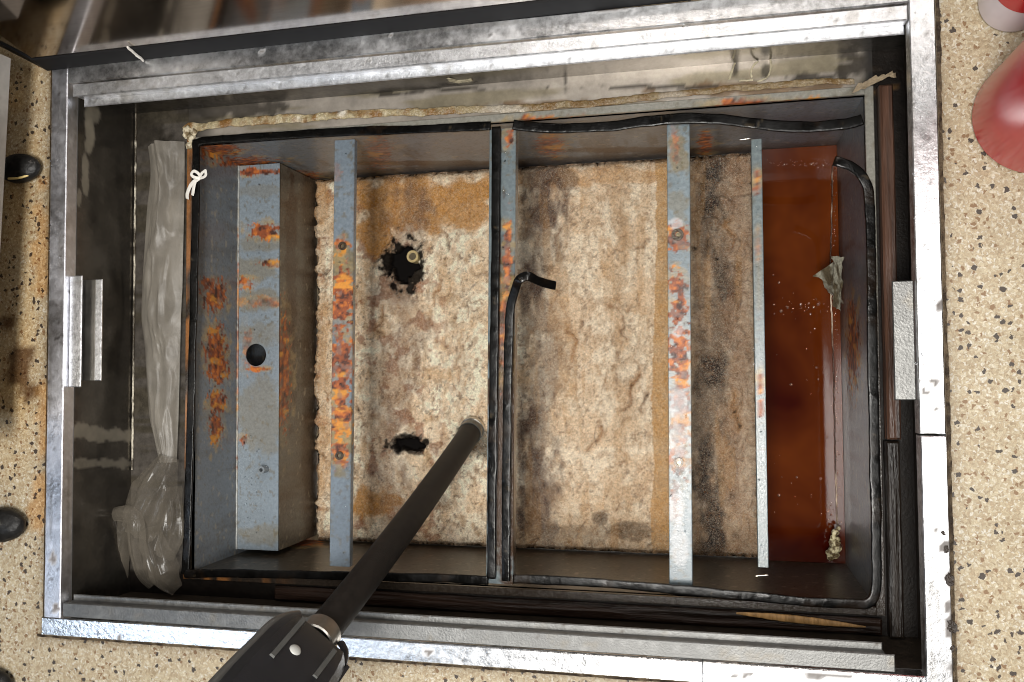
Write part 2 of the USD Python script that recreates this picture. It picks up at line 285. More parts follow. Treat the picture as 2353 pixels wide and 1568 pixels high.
m_clear = look('bubble_skin', {'p': ('principled_bsdf', {'base_color': (0.9, 0.55, 0.4), 'roughness': 0.0, 'ior': 1.33, 'transmission_weight': 0.9})}, [])
m_drop = look('water_drop', {'p': ('principled_bsdf', {'base_color': (0.95, 0.97, 1.0), 'roughness': 0.0, 'transmission_weight': 1.0, 'ior': 1.33})}, [])
m_shade_grease = painted('shaded_greasy_steel', scale=60.0, amount=0.5, bump=0.5, bscale=160.0, bdist=0.002, rough_var=0.2, spec=0.12)  # greasy lining whose near-black colour also carries the pit's shade
RUST, RUST2, RUSTD = s(128, 64, 30), s(178, 100, 36), s(58, 30, 20)
STEEL = s(124, 134, 140)
def rusted(spots, base=STEEL, dirt=(), light=(), rough=0.34, seed=5, drip=(), runs=0.0):
    def f(v, n):
        k = blob(v, spots, 0.85, seed, 130.0)
        col = np.tile(base, (len(v), 1)) * (0.86 + 0.28 * fbm(v * 14, 3, 9))[:, None]
        sp = step(fbm(v * 130, 3, 21), 0.60, 0.70) * 0.55
        col = mixc(col, s(92, 84, 66), sp)
        if len(dirt): col = mixc(col, s(110, 98, 70), 0.75 * blob(v, dirt, 0.4, seed + 4))
        if runs:
            col = mixc(col, s(64, 50, 36), runs * step(fbm(v * np.array([48, 48, 5]), 4, seed + 20), .50, .68) * (0.4 + 0.6 * step(-v[:, 2], .22, .45)))
            col = mixc(col, s(58, 44, 30), .7 * step(-v[:, 2] + .05 * (fbm(v * np.array([30, 30, 4]), 4, seed + 21) - .5), .475, .505))
            col = mixc(col, s(150, 140, 120), .5 * step(fbm(v * np.array([70, 70, 90]), 3, seed + 22), .69, .73))
        if len(drip): col = mixc(col, s(60, 42, 28), 0.8 * blob(v, drip, 0.4, seed + 6))
        t = fbm(v * 95, 5, seed + 2)
        t3 = fbm(v * np.array([22, 60, 22]), 4, seed + 12)
        rc = mixc(mixc(RUSTD, RUST, step(t, 0.34, 0.50)), RUST2, step(t, 0.52, 0.66))
        rc = mixc(rc, s(204, 140, 48), 0.7 * step(t3, .56, .68))
        rc = mixc(rc, s(112, 92, 84), 0.6 * step(fbm(v * 60, 3, seed + 14), .60, .70))
        hk = np.clip(blob(v, [(a, b, c * 1.7, d * 1.3, *e) for a, b, c, d, *e in spots], 0.7, seed + 1, 45.0), 0, 1)
        col = mixc(col, s(150, 128, 86), hk * (0.25 + 0.45 * step(t3, .45, .6)))
        col = mixc(col, rc, np.clip(k * (0.55 + 1.1 * step(fbm(v * 110, 3, seed + 15) + .5 * k, .50, .84)), 0, 1))
        if len(light): col = mixc(col, s(186, 182, 182), 0.5 * blob(v, light, 0.5, seed + 9))  # pale patches of painted gloss
        return col, rough + 0.25 * k, 0.0
    return f

# ------------------------------------------------------------------ main measures (metres; z = 0 is the floor)
XL, XR, YF, YB = -1.201, 0.305, -0.453, 0.567
XW = 0.338                                             # right wall, set back under the bar
#         # opening of the pit
ZL = -0.20                                             # ledge inside the pit, the tank's rim
TX0, TX1, TY0, TY1 = -1.056, 0.2715, -0.404, 0.489     # tank, inside
ZB = -0.565                                            # tank floor
ZC = -0.540                                            # top of the grease crust

# ------------------------------------------------------------------ the setting: terrazzo floor with the pit's opening cut out
def floor_paint(v, n):
    uu, vv = uv(v)
    d = np.ones(len(v))
    f = fbm(v * 22, 4, 4)
    col = np.array([0.56, 0.55, 0.54]) * (0.95 + 0.14 * (f - 0.5))[:, None]
    edge = np.maximum(np.maximum(XL - 0.036 - v[:, 0], v[:, 0] - XR - 0.037), np.maximum(YF - 0.034 - v[:, 1], v[:, 1] - 0.62))
    g = np.exp(-np.clip(edge, 0, 1) / 0.010) * (0.35 + 0.9 * f)
    col = mixc(col, s(98, 84, 66) * np.ones((len(v), 3)), np.clip(g, 0, 0.85))
    left = step(-v[:, 0], 1.235, 1.30) * step(v[:, 1], -0.30, -0.02)
    col = mixc(col, s(206, 182, 140) * np.ones((len(v), 3)), left * np.clip(0.1 + 0.8 * f, 0, 1))
    col = mixc(col, s(84, 54, 28) * np.ones((len(v), 3)), 0.85 * blob(v, [(45, 845, 34, 50), (20, 740, 20, 26), (60, 900, 22, 30)], 0.5, 8, 40))
    col = mixc(col, s(196, 150, 80) * np.ones((len(v), 3)), 0.5 * blob(v, [(90, 1150, 24, 60), (95, 560, 18, 120), (100, 950, 16, 90)], 0.5, 9, 40))
    return col, 0.4, 0.0
fl = []
X0, X1, Y0, Y1 = -2.2, 1.2, -1.3, 1.2
for (a, b, c, d) in ((X0, XL - 0.036, Y0, Y1), (XR + 0.037, X1, Y0, Y1), (XL - 0.036, XR + 0.037, Y0, YF - 0.033), (XL - 0.036, XR + 0.037, YB + 0.033, Y1)):
    fl.append(quad((a, c, -0.002), (b, c, -0.002), (b, d, -0.002), (a, d, -0.002), max(2, int((b - a) / 0.012)), max(2, int((d - c) / 0.012))))
put('floor', join(*fl), terrazzo, paint=floor_paint, kind='structure')

# ------------------------------------------------------------------ the metal frame let into the floor
frame = thing('hatch_surround', 'scuffed silver metal frame let into the speckled floor around the pit', 'frame')
def metal_paint(base, rough, seed, spots=(), streak=None):
    def f(v, n):
        t = fbm(v * np.array([9, 9, 9]), 4, seed)
        t2 = fbm(v * (np.array([4, 160, 60]) if streak == 'x' else np.array([160, 4, 60]) if streak == 'y' else 50.0), 3, seed + 1)
        col = np.tile(np.asarray(base, float), (len(v), 1)) * (0.86 + 0.28 * t)[:, None]
        col = mixc(col, s(130, 122, 108), 0.35 * step(t2, 0.62, 0.75))
        dots = step(fbm(v * 190, 2, seed + 5), 0.78, 0.82)
        col = mixc(col, s(72, 62, 52), 0.6 * dots)
        col = col * (1 + .18 * step(fbm(v * 85, 4, seed + 8), .54, .66))[:, None]
        k = blob(v, spots, 0.6, seed + 3, 110.0) if len(spots) else np.zeros(len(v))
        col = mixc(col, s(70, 58, 48), 0.85 * k)
        return col, rough + 0.25 * (t - 0.5) + 0.3 * k, 1.0 - 0.9 * k
    return f
ALU = (0.72, 0.73, 0.75)
bw = 0.0365
put('frame_bar', cbox(XL - 0.036, XL, YF - 0.002, YB + 0.03, -0.03, 0.0, 0.0015, 0.006), m_metal, frame, metal_paint((.70, .71, .76), 0.42, 11, [(128, 1395, 8, 14), (122, 1280, 6, 14)], 'y'))
yc = at(2140, 1000, 0)[1]                                       # joint in the right-hand bar
rs = [(2172, 1262, 14, 22), (2182, 1330, 12, 26), (2185, 1440, 14, 30), (2150, 1220, 6, 10), (2125, 900, 10, 8), (2145, 875, 14, 9), (2150, 940, 8, 6), (2160, 700, 8, 14), (2115, 880, 6, 6), (2190, 1540, 16, 22), (2180, 1390, 10, 20)]
put('frame_bar', cbox(XR, XR + bw, yc + 0.0015, YB + 0.25, -0.03, 0.0, 0.0015, 0.006), m_metal, frame, metal_paint(ALU, 0.34, 12, rs, 'y'))
put('frame_bar', cbox(XR + 0.001, XR + bw + 0.001, YF - 0.30, yc - 0.0015, -0.03, 0.0005, 0.0015, 0.006), m_metal, frame, metal_paint(ALU, 0.34, 13, rs, 'y'))
put('frame_bar', cbox(XL - 0.039, -0.02, YF - 0.033, YF, -0.03, 0.0025, 0.0015, 0.006), m_metal, frame, metal_paint(ALU, 0.26, 14, [(985, 1500, 12, 8), (275, 1468, 5, 14)], 'x'))
put('frame_bar', cbox(-0.0185, XR - 0.001, YF - 0.033, YF, -0.03, 0.002, 0.0015, 0.006), m_metal, frame, metal_paint(ALU, 0.26, 15, [(1900, 1553, 60, 8), (1700, 1552, 40, 6)], 'x'))
put('frame_bar', cbox(XL + 0.001, XR - 0.001, YB, YB + 0.036, -0.03, 0.0012, 0.0015, 0.006), m_metal, frame, metal_paint(ALU, 0.32, 16, [(1400, 22, 60, 6), (600, 120, 6, 6), (900, 85, 5, 5)], 'x'))
# stepped galvanised rails along the back and the front, and short ones on the sides
GAL = (0.66, 0.67, 0.69)
def rail(x0, x1, ya, yb, yc2, x0b, x1b, za=-0.004, zb=-0.026, label=None, seed=21, rough=0.42, base=GAL):
    """L-shaped rail: a flat top from ya to yb, and a lower lip on to yc2."""
    sg = 1 if yb > ya else -1
    top = cbox(x0, x1, min(ya, yb), max(ya, yb), za - 0.004, za, 0.0015, 0.006)
    web = cbox(x0b, x1b, min(yb, yb - sg * 0.004) , max(yb, yb - sg * 0.004), zb, za - 0.0041, 0.0008, 0.008)
    lip = cbox(x0b, x1b, min(yb - sg * 0.0035, yc2), max(yb - sg * 0.0035, yc2), zb - 0.004, zb, 0.0015, 0.006)
    r_ = put('support_rail', top, m_galv, frame, metal_paint(base, rough, seed), label=label)
    put('rail_lip', join(web, lip), m_galv, r_, metal_paint(base, rough, seed + 1))
rail(XL + 0.008, XR - 0.0015, YB - 0.002, 0.5415, 0.5275, at(192, 235, -.026)[0], XR - 0.002, label='long stepped galvanised rail along the back edge')
rail(XL + 0.002, at(2057, 1540, -.006)[0], YF + 0.001, -0.4255, -0.4150, at(168, 1380, -.026)[0], at(2028, 1505, -.026)[0], label='long stepped galvanised rail along the front edge', seed=31, rough=0.55, base=(0.20, 0.20, 0.195))
# side brackets
y0, y1 = at(2090, 920, -.012)[1], at(2090, 645, -.012)[1]
put('side_bracket', join(cbox(0.2735, XR - 0.0008, y0, y1, -0.016, -0.012, 0.0015, 0.006)), m_galv, frame, metal_paint((.17, .17, .165), 0.45, 41), label='short galvanised bracket on the right side')
y0, y1 = at(175, 890, -.012)[1], at(175, 634, -.012)[1]
b_ = put('side_bracket', cbox(XL + 0.0008, -1.173, y0, y1, -0.016, -0.012, 0.0015, 0.006), m_galv, frame, metal_paint(GAL, 0.36, 42), label='short stepped galvanised bracket on the left side')
put('bracket_lip', cbox(-1.157, -1.1425, y0 + 0.012, y1 - 0.006, -0.034, -0.030, 0.0012, 0.006), m_galv, b_, metal_paint(GAL, 0.36, 43))
put('bracket_web', cbox(XL + 0.002, -1.1575, y0 + 0.012, y1 - 0.006, -0.034, -0.0305, 0.0008, 0.01), m_liner, b_, metal_paint((.2, .19, .17), 0.4, 44))  # darker web colour stands in for the shaded gap
# grime and lumps along the outer edge of the right bar
lumps = []
for (u, v, r) in ((2172, 1262, 0.005), (2180, 1330, 0.008), (2186, 1440, 0.008), (2168, 1225, 0.004), (2190, 1490, 0.005)):
    p = at(u, v, 0)
    m = trimesh.creation.icosphere(3, r * .85); m.apply_scale((1, 1.3, 0.22)); m.apply_translation((p[0], p[1], 0.0005))
    lumps.append(jitter(m, r * 0.9, 190, int(u)))
put('grime', join(*lumps), m_gunk, frame, lambda v, n: (s(52, 44, 38), 0.45, 0.0), True, kind='stuff')

# dark dirty joint between the bars and the terrazzo
def joint(a, b, nrm, w, seed):
    n = int(np.linalg.norm(np.subtract(b, a)) / .004)
    k = np.linspace(0, 1, n)[:, None]
    p = np.asarray(a)[None] * (1 - k) + np.asarray(b)[None] * k
    p3 = np.column_stack([p, np.zeros(n)])
    ww = w * (0.6 + 0.5 * fbm(p3 * 90, 3, seed) + 0.5 * fbm(p3 * 9, 3, seed + 1))
    q = p + np.asarray(nrm)[None] * ww[:, None]
    v = np.vstack([np.column_stack([p, np.full(n, .0012)]), np.column_stack([q, np.full(n, -.0012)])])
    i = np.arange(n - 1)
    f = np.vstack([np.stack([i, i + n, i + n + 1], 1), np.stack([i, i + n + 1, i + 1], 1)])
    return trimesh.Trimesh(v, np.vstack([f, f[:, ::-1]]), process=False)
xo, xi = XR + bw + .0005, XL - .0355
jm = join(joint((xo, -.75), (xo, .80), (1, 0), .0055, 1), joint((xi, YF - .03), (xi, YB + .03), (-1, 0), .003, 3), joint((XL - .05, YF - .0325), (XR, YF - .0325), (0, -1), .005, 5))
put('joint_filler', jm, m_gunk, frame, lambda v, n: (mixc(s(120, 104, 82) * np.ones((len(v), 3)), s(66, 54, 43), step(fbm(v * 80, 3, 4), .4, .6)), .5, 0.0))

# ------------------------------------------------------------------ the pit's stainless lining
liner = thing('pit_lining', 'dark dirty stainless lining of the pit, walls and ledge around the tank', 'pit lining')
SS = (0.13, 0.118, 0.102)
def liner_paint(sheen_smears=(), base=SS, rough=0.24, seed=51, pale=(), metal=0.85):
    def f(v, n):
        t = fbm(v * 12, 4, seed)
        col = np.tile(np.asarray(base, float), (len(v), 1)) * (0.75 + 0.5 * t)[:, None]
        k = blob(v, sheen_smears, 0.45, seed + 2, 40.0) if len(sheen_smears) else np.zeros(len(v))
        col = mixc(col, s(150, 142, 124), 0.6 * k)
        return col, rough + 0.2 * (t - 0.5) + 0.3 * k, metal * (1 - 0.8 * k)
    return f
left_sheen = [(205, 300, 12, 60, .9), (196, 400, 9, 50, .8), (182, 455, 5, 22, .6), (215, 265, 14, 22, .8), (250, 1000, 95, 14, .7), (190, 992, 40, 16, .7), (230, 1065, 110, 11, .6), (310, 1008, 40, 8, .6)]  # pale streaks: plastic sheet reflections painted in, along with dried grease
put('wall_panel', quad((XL, YF, ZL), (XL, YB, ZL), (XL, YB, -0.030), (XL, YF, -0.030), 200, 50), m_liner, liner, liner_paint(left_sheen, rough=0.2))
put('wall_panel', quad((XL, YB, ZL), (XW, YB, ZL), (XW, YB, -0.030), (XL, YB, -0.030), 240, 40), m_liner, liner, liner_paint([(1790, 95, 10, 30, .6), (1690, 120, 6, 40, .5), (1060, 185, 30, 10, .7)], seed=52))
put('wall_panel', quad((XW, YB, ZL), (XW, YF, ZL), (XW, YF, -0.030), (XW, YB, -0.030), 160, 30), m_shade_grease, liner, liner_paint((), base=(0.030, 0.023, 0.018), rough=0.5, seed=53, metal=0.0))  # near-black base carries the shade under the overhanging bar
put('wall_panel', quad((XW, YF, ZL), (XL, YF, ZL), (XL, YF, -0.030), (XW, YF, -0.030), 240, 40), m_shade_grease, liner, liner_paint([(650, 1420, 30, 10, .5), (720, 1412, 40, 14, .5)], base=(0.035, 0.027, 0.020), rough=0.5, seed=54, metal=0.0))  # shade of the front wall put into its near-black base
E_ = 0.0145
OX0, OX1, OY0, OY1 = TX0 - E_, TX1 + E_, TY0 - E_, TY1 + E_
led = []
for (a, b, c, d) in ((XL, OX0, YF, YB), (OX1, XW, YF, YB), (OX0, OX1, YF, OY0), (OX0, OX1, OY1, YB)):
    led.append(quad((a, c, ZL), (b, c, ZL), (b, d, ZL), (a, d, ZL), max(3, int((b - a) / .005)), max(3, int((d - c) / .005))))
def ledge_paint(v, n):
    t = fbm(v * np.array([9, 30, 9]), 4, 61)
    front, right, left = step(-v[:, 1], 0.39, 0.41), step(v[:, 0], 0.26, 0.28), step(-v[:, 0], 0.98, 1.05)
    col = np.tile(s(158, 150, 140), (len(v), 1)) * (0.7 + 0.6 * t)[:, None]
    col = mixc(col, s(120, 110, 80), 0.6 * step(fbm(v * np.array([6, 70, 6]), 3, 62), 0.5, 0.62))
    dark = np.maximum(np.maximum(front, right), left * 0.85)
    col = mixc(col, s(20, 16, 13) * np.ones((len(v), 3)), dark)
    col = mixc(col, s(40, 36, 30), 0.8 * blob(v, [(520, 240, 130, 34), (1000, 205, 120, 5), (1760, 160, 10, 18), (330, 300, 60, 40)], 0.4, 63, 40))
    col = mixc(col, s(104, 76, 42), 0.75 * blob(v, [(1760, 205, 210, 16), (1330, 240, 160, 9)], 0.6, 64, 40))
    col = mixc(col, s(34, 28, 22), 0.8 * blob(v, [(1560, 200, 200, 4), (1880, 180, 70, 10), (1690, 150, 5, 30), (1300, 190, 5, 20), (900, 215, 60, 5), (1960, 150, 40, 30)], 0.7, 65, 60))
    return col, 0.30 + 0.25 * (t - 0.5) + .2 * dark, 0.35 * (1 - dark)
put('ledge', led[3], m_liner, liner, ledge_paint)
put('ledge', join(led[0], led[1], led[2]), m_shade_grease, liner, ledge_paint)
# the folded seam where wall and ledge meet on the left: a bead of white residue
pth = np.array([at(u, v, ZL + 0.002) for u, v in ((306, 232), (304, 400), (301, 620), (298, 850), (296, 1080))])
pth[:, 0] = np.clip(pth[:, 0], -1.197, -1.185)
sm = sweep(spline(pth, 120), ring(0.0022, 8))
put('seam_bead', jitter(sm, 0.0012, 130, 5), m_gunk, liner, lambda v, n: (mixc(s(70, 62, 50) * np.ones((len(v), 3)), s(190, 182, 165), step(fbm(v * 60, 3, 4), 0.48, 0.6)), 0.3, 0.0), True)

def on_wall(u, v, y):
    d = R @ np.array([(u - CX) / FPX, (v - CY) / FPX, 1.0])
    return d * (y / d[1]) + np.array([0, 0, H])
dl = []
for k, pts in enumerate((((1694, 92), (1690, 112), (1684, 135)), ((1752, 75), (1745, 92), (1732, 112)), ((1766, 70), (1760, 84), (1752, 96)))):
    P = spline([on_wall(u, v, YB - .001) for u, v in pts], 30)
    dl.append(jitter(sweep(P, ring(.0020, 8), up=(0, -1, 0)), .0014, 130, k))
for k, pts in enumerate((((1690, 145), (1684, 158), (1676, 184)), ((1742, 142), (1732, 150), (1726, 168), (1728, 178)), ((1770, 134), (1772, 152), (1762, 178)), ((1698, 186), (1730, 184)), ((1740, 188), (1762, 180)))):
    P = spline([at(u, v, ZL + .0008) for u, v in pts], 30)
    dl.append(jitter(sweep(P, ring(.0018, 8)), .0014, 130, k))
dl.append(jitter(sweep(spline([on_wall(1030, 180, YB - .001), on_wall(1052, 188, YB - .001), on_wall(1085, 184, YB - .001)], 30), ring(.006, 10, .3), up=(0, -1, 0)), .004, 90, 9))
put('dried_drip', join(*dl), m_gunk, liner, lambda v, n: (s(176, 166, 140), .4, 0.0), True, kind='stuff')

# ------------------------------------------------------------------ the tank
tank = thing('grease_tank', 'grey blue painted steel grease tank with rust patches, sunk in the pit', 'grease trap', (0, 0, ZB))
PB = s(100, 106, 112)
wrust = [(492, 680, 26, 34), (495, 800, 22, 50), (500, 850, 24, 30), (498, 925, 20, 26), (496, 980, 14, 40), (480, 650, 22, 14, .7), (520, 350, 60, 16, .9), (560, 375, 60, 8)]
bkr = [(500, 345, 50, 14), (560, 372, 70, 10, .9), (690, 405, 40, 10, .7), (1265, 330, 30, 30, .5), (870, 350, 30, 40, .4), (1620, 330, 16, 30, .6)]
def wall(a, b, nu, nv, spots, drip=(), name='tank_wall', zt=ZL - 0.001, base=PB, seed=71):
    m = quad((a[0], a[1], ZB), (b[0], b[1], ZB), (b[0], b[1], zt), (a[0], a[1], zt), nu, nv)
    return put(name, m, m_paint, tank, rusted(spots, base=base, drip=drip, seed=seed, rough=0.36, runs=.55))
wall((TX0, TY1), (TX1, TY1), 440, 100, bkr, [(1500, 345, 240, 7), (1000, 375, 200, 6), (1850, 355, 90, 9), (1330, 385, 150, 5)])
wall((TX0, TY0), (TX0, TY1), 380, 110, wrust, seed=72)
wall((TX1, TY1), (TX1, TY0), 220, 80, [(1960, 800, 14, 90, 1), (1955, 720, 10, 30, .7)], [(1930, 860, 10, 60), (1930, 1000, 8, 200), (1926, 450, 6, 80)], seed=73)
wall((TX1, TY0), (TX0, TY0), 340, 70, [(700, 1245, 40, 10, .6)], base=s(50, 47, 41), seed=74)  # base darker than the other walls: its shadow painted into the colour
put('tank_floor', quad((TX0, TY0, ZB), (TX1, TY0, ZB), (TX1, TY1, ZB), (TX0, TY1, ZB), 90, 60), m_paint, tank, rusted([(690, 800, 30, 300, .6), (690, 1235, 30, 14)], base=s(70, 66, 58), drip=[(670, 620, 24, 300)], seed=75))
# rim flange, a shallow curb around the opening
fr = []
for (a, b, c, d) in ((OX0, TX0, OY0, OY1), (TX1, OX1, OY0, OY1), (TX0, TX1, OY0, TY0), (TX0, TX1, TY1, OY1)):
    fr.append(cbox(a, b, c, d, ZL - 0.012, ZL + 0.006, 0.001, 0.006))
rim_rust = [(1350, 280, 120, 10, .9), (1700, 240, 60, 12, .8), (1880, 235, 60, 8, .9), (1230, 278, 40, 10)]
def rim_paint(v, n):
    col, ro, me = rusted(rim_rust, base=s(126, 124, 116), seed=76, rough=0.24)(v, n)
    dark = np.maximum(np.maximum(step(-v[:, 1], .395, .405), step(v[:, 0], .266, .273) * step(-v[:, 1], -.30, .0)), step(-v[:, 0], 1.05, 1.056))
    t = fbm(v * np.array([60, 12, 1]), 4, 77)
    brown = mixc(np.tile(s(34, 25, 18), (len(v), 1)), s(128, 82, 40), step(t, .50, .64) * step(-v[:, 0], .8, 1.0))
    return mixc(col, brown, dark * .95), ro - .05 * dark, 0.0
put('rim_flange', join(*fr), m_paint, tank, rim_paint)
# inlet box on the left wall, with its round hole
zx, bx0, bx1 = -0.372, TX0 + 0.0005, at(641, 800, -0.372)[0]
by0, by1 = TY0 + 0.012, TY1 - 0.004
from shapely.geometry import Polygon, Point, box as sbox
hc = at(588, 816, zx)
hole_r = 0.0255
poly = sbox(bx0, by0, bx1, by1).difference(Point(hc[0], hc[1]).buffer(hole_r, 24))
plate = trimesh.creation.extrude_polygon(poly, 0.003, engine='earcut'); plate.apply_translation((0, 0, zx - 0.003))
brust = [(610, 532, 34, 18), (575, 395, 24, 10), (620, 395, 30, 6, .8), (565, 650, 16, 14, .7), (625, 605, 30, 8, .6), (590, 848, 22, 7, .9), (570, 800, 10, 50, .35), (560, 1010, 10, 10, .6), (600, 695, 50, 12, .4)]
put('inlet_box', finer(plate, 0.0045), m_paint, tank, rusted(brust, base=s(116, 126, 134), dirt=[(600, 690, 60, 26, .7), (600, 960, 60, 90, .6), (580, 620, 50, 30, .7), (600, 560, 60, 20, .6), (590, 770, 60, 30, .5), (600, 440, 50, 14, .4), (600, 1230, 50, 24, .6)], seed=77, rough=0.3))
ib = stage.GetPrimAtPath('/World/grease_tank/inlet_box')
put('box_side', quad((bx1, by1, ZB), (bx1, by0, ZB), (bx1, by0, zx - 0.001), (bx1, by1, zx - 0.001), 220, 40), m_paint, ib, rusted([(650, 860, 16, 120, .7)], base=s(84, 78, 68), drip=[(668, 640, 14, 240), (660, 850, 20, 130, .8)], seed=78, runs=.7))  # base darkened for the shade on this face as well as dirt
pth = np.array([(bx0 + 0.0015, y, zx + 0.001) for y in np.linspace(by0, by1, 120)])
put('weld_seam', jitter(sweep(pth, ring(0.0024, 8)), 0.0010, 120, 3), m_paint, ib, rusted([(548, 800, 8, 200, .5)], base=s(150, 152, 150), seed=79), True)
nip = at(611, 1078, zx)
an = trimesh.creation.annulus(0.0042, 0.0085, 0.022); an.apply_translation((nip[0], nip[1], zx + 0.011))
put('pipe_nipple', an, m_paint, ib, lambda v, n: (s(120, 126, 130), 0.3, 0.2), 30)

# cross bars over the tank
def bar(u0t, u1t, vt, u0b, u1b, vb, z, paint, lip=0.014, name='cross_bar', label=None, thick=0.004):
    a, b = at((u0t + u1t) / 2, vt, z), at((u0b + u1b) / 2, vb, z)
    w = 0.5 * (at(u1t, vt, z)[0] - at(u0t, vt, z)[0] + at(u1b, vb, z)[0] - at(u0b, vb, z)[0])
    n = 400
    path = np.linspace(a, b, n)
    h, c = w / 2, 0.0012
    prof = np.array([(-h, -lip), (-h, -c), (-h + c, 0), (h - c, 0), (h, -c), (h, -lip), (h - thick, -lip), (h - thick, -thick), (-h + thick, -thick), (-h + thick, -lip)])
    pr = []
    for p, q in zip(prof, np.roll(prof, -1, 0)):
        k = max(1, int(np.linalg.norm(q - p) / 0.0025))
        pr += [p + (q - p) * i / k for i in range(k)]
    return put(name, sweep(path, np.array(pr), cap=False), m_paint, tank, paint, 35, label=label), path
ZBAR = ZL - 0.016
b1, p1 = bar(768, 815, 322, 757, 803, 1302, ZBAR, rusted([(785, 690, 24, 70), (785, 830, 26, 60), (783, 900, 20, 40), (782, 960, 24, 60, .9), (783, 1040, 18, 30, .6), (787, 565, 14, 20, .6), (775, 400, 8, 20, .3)],
    base=s(103, 113, 122), dirt=[(787, 600, 30, 50), (783, 1030, 26, 60)], seed=81, rough=0.26), label='leftmost cross bar with orange rust along its middle')
b3, p3 = bar(1533, 1584, 286, 1537, 1592, 1345, ZBAR, rusted([(1560, 545, 24, 26, .8), (1555, 650, 18, 30, .8), (1558, 720, 20, 30, .9), (1560, 800, 24, 50, .9), (1570, 860, 18, 30, .7), (1550, 330, 10, 40, .4), (1565, 960, 22, 80, .45), (1560, 1060, 26, 40, .4), (1552, 1150, 10, 40, .4)],
    base=s(106, 118, 124), dirt=[(1558, 360, 24, 40), (1558, 470, 24, 30, .6)], light=[(1556, 515, 16, 14), (1560, 760, 16, 16, .7), (1562, 930, 20, 30, .7), (1556, 1170, 18, 50, .9), (1560, 1010, 20, 40, .6), (1560, 1250, 20, 60, .7)], seed=82, rough=0.34), label='wide cross bar with rust and painted pale glare, right of centre')  # lamp glare painted as pale patches along the bar
b2, p2 = bar(1124, 1186, 296, 1117, 1178, 1342, ZL + 0.002, rusted([(1170, 320, 12, 20, .9), (1165, 600, 10, 80, .9), (1168, 540, 8, 30, .7), (1160, 760, 12, 120, .5)], base=s(100, 110, 114), drip=[(1160, 1000, 40, 420, 1.2), (1165, 690, 20, 70, 1)], seed=83, rough=0.18), lip=0.022, label='central cross bar under the black gasket strips')
# thin baffle plate with its narrow flange
pa, pb = at(1738, 320, -0.235), at(1754, 1304, -0.235)
pl = cbox(pa[0] + 0.004, pa[0] + 0.008, pb[1], pa[1], ZB, -0.236, 0.001, 0.012)
bp = put('baffle_plate', pl, m_paint, tank, rusted([], base=s(96, 98, 96), seed=84))
wv = (at(1751, 320, -.235)[0] - at(1727, 320, -.235)[0]) / 2
fl_ = sweep(np.linspace(pa, pb, 170), np.array([(-wv, -0.004), (-wv, -0.001), (-wv + .001, 0), (0, 0), (wv - .001, 0), (wv, -0.001), (wv, -0.004)]), cap=True)
put('baffle_flange', fl_, m_paint, bp, rusted([(1739, 418, 9, 26), (1746, 880, 8, 24), (1748, 940, 8, 20, .8), (1740, 560, 5, 40, .4)], base=s(98, 108, 110), dirt=[(1742, 620, 8, 90, .6)], seed=85, rough=0.26), 35)
for (u, v, du) in ((1712, 319, 26), (1750, 1322, 30)):
    p, q = at(u - du / 2, v + 2, -0.235), at(u + du / 2, v, -0.235)
    put('hook_wire', sweep(np.linspace(p, q, 6), ring(0.0018, 8)), m_chrome, bp, None, True)
# bolts and sockets on the bars
def bolt(u, v, z, parent, r=0.0085):
    p = at(u, v, z)
    a_ = trimesh.creation.annulus(r * 0.5, r, 0.004); a_.apply_translation((p[0], p[1], z + 0.0025))
    o = put('bolt', a_, m_paint, parent, lambda v, n: (s(66, 56, 44), 0.3, 0.3), 30)
    c = trimesh.creation.cylinder(r * 0.42, 0.003, sections=16); c.apply_translation((p[0] + r * .1, p[1], z + 0.0016))
    put('bolt_head', c, m_paint, o, lambda v, n: (s(120, 110, 88), 0.25, 0.6), 30)
bolt(788, 566, ZBAR, b1); bolt(781, 1047, ZBAR, b1); bolt(1557, 540, ZBAR, b3, 0.011); bolt(1560, 1063, ZBAR, b3)
# sealant bead on the back ledge
pth = [at(u, v, ZL + 0.006) for u, v in ((424, 300), (436, 293), (600, 277), (781, 267), (1000, 255), (1220, 247), (1400, 233), (1562, 215), (1700, 203), (1850, 191), (1965, 184))]
sb = sweep(spline(pth, 420), ring(0.0105, 14, 0.30), scale=np.linspace(.85, .5, 420))
def seal_paint(v, n):
    t, t2 = fbm(v * 45, 4, 91), fbm(v * 16, 3, 92)
    col = mixc(s(160, 147, 116) * np.ones((len(v), 3)), s(120, 86, 44), step(t, 0.42, 0.64))
    col = mixc(col, s(206, 200, 186), step(t2, 0.55, 0.68))
    col = mixc(col, s(104, 84, 54), 0.75 * step(v[:, 0], -0.75, -0.2))
    return col, 0.2, 0.0
put('sealant_bead', jitter(jitter(sb, 0.0045, 40, 6), .0020, 150, 8), m_gunk, tank, seal_paint, True)
lp = []
for (u, v, r) in ((432, 300, .010), (440, 318, .009), (436, 335, .008), (428, 312, .007), (446, 304, .007)):
    m = trimesh.creation.icosphere(3, r); m.apply_translation(at(u, v, ZL + 0.006)); lp.append(jitter(m, r * .5, 160, u))
put('sealant_lump', join(*lp), m_gunk, tank, lambda v, n: (mixc(s(200, 190, 166) * np.ones((len(v), 3)), s(120, 104, 76), step(fbm(v * 120, 3, 3), .45, .6)), 0.4, 0.0), True)

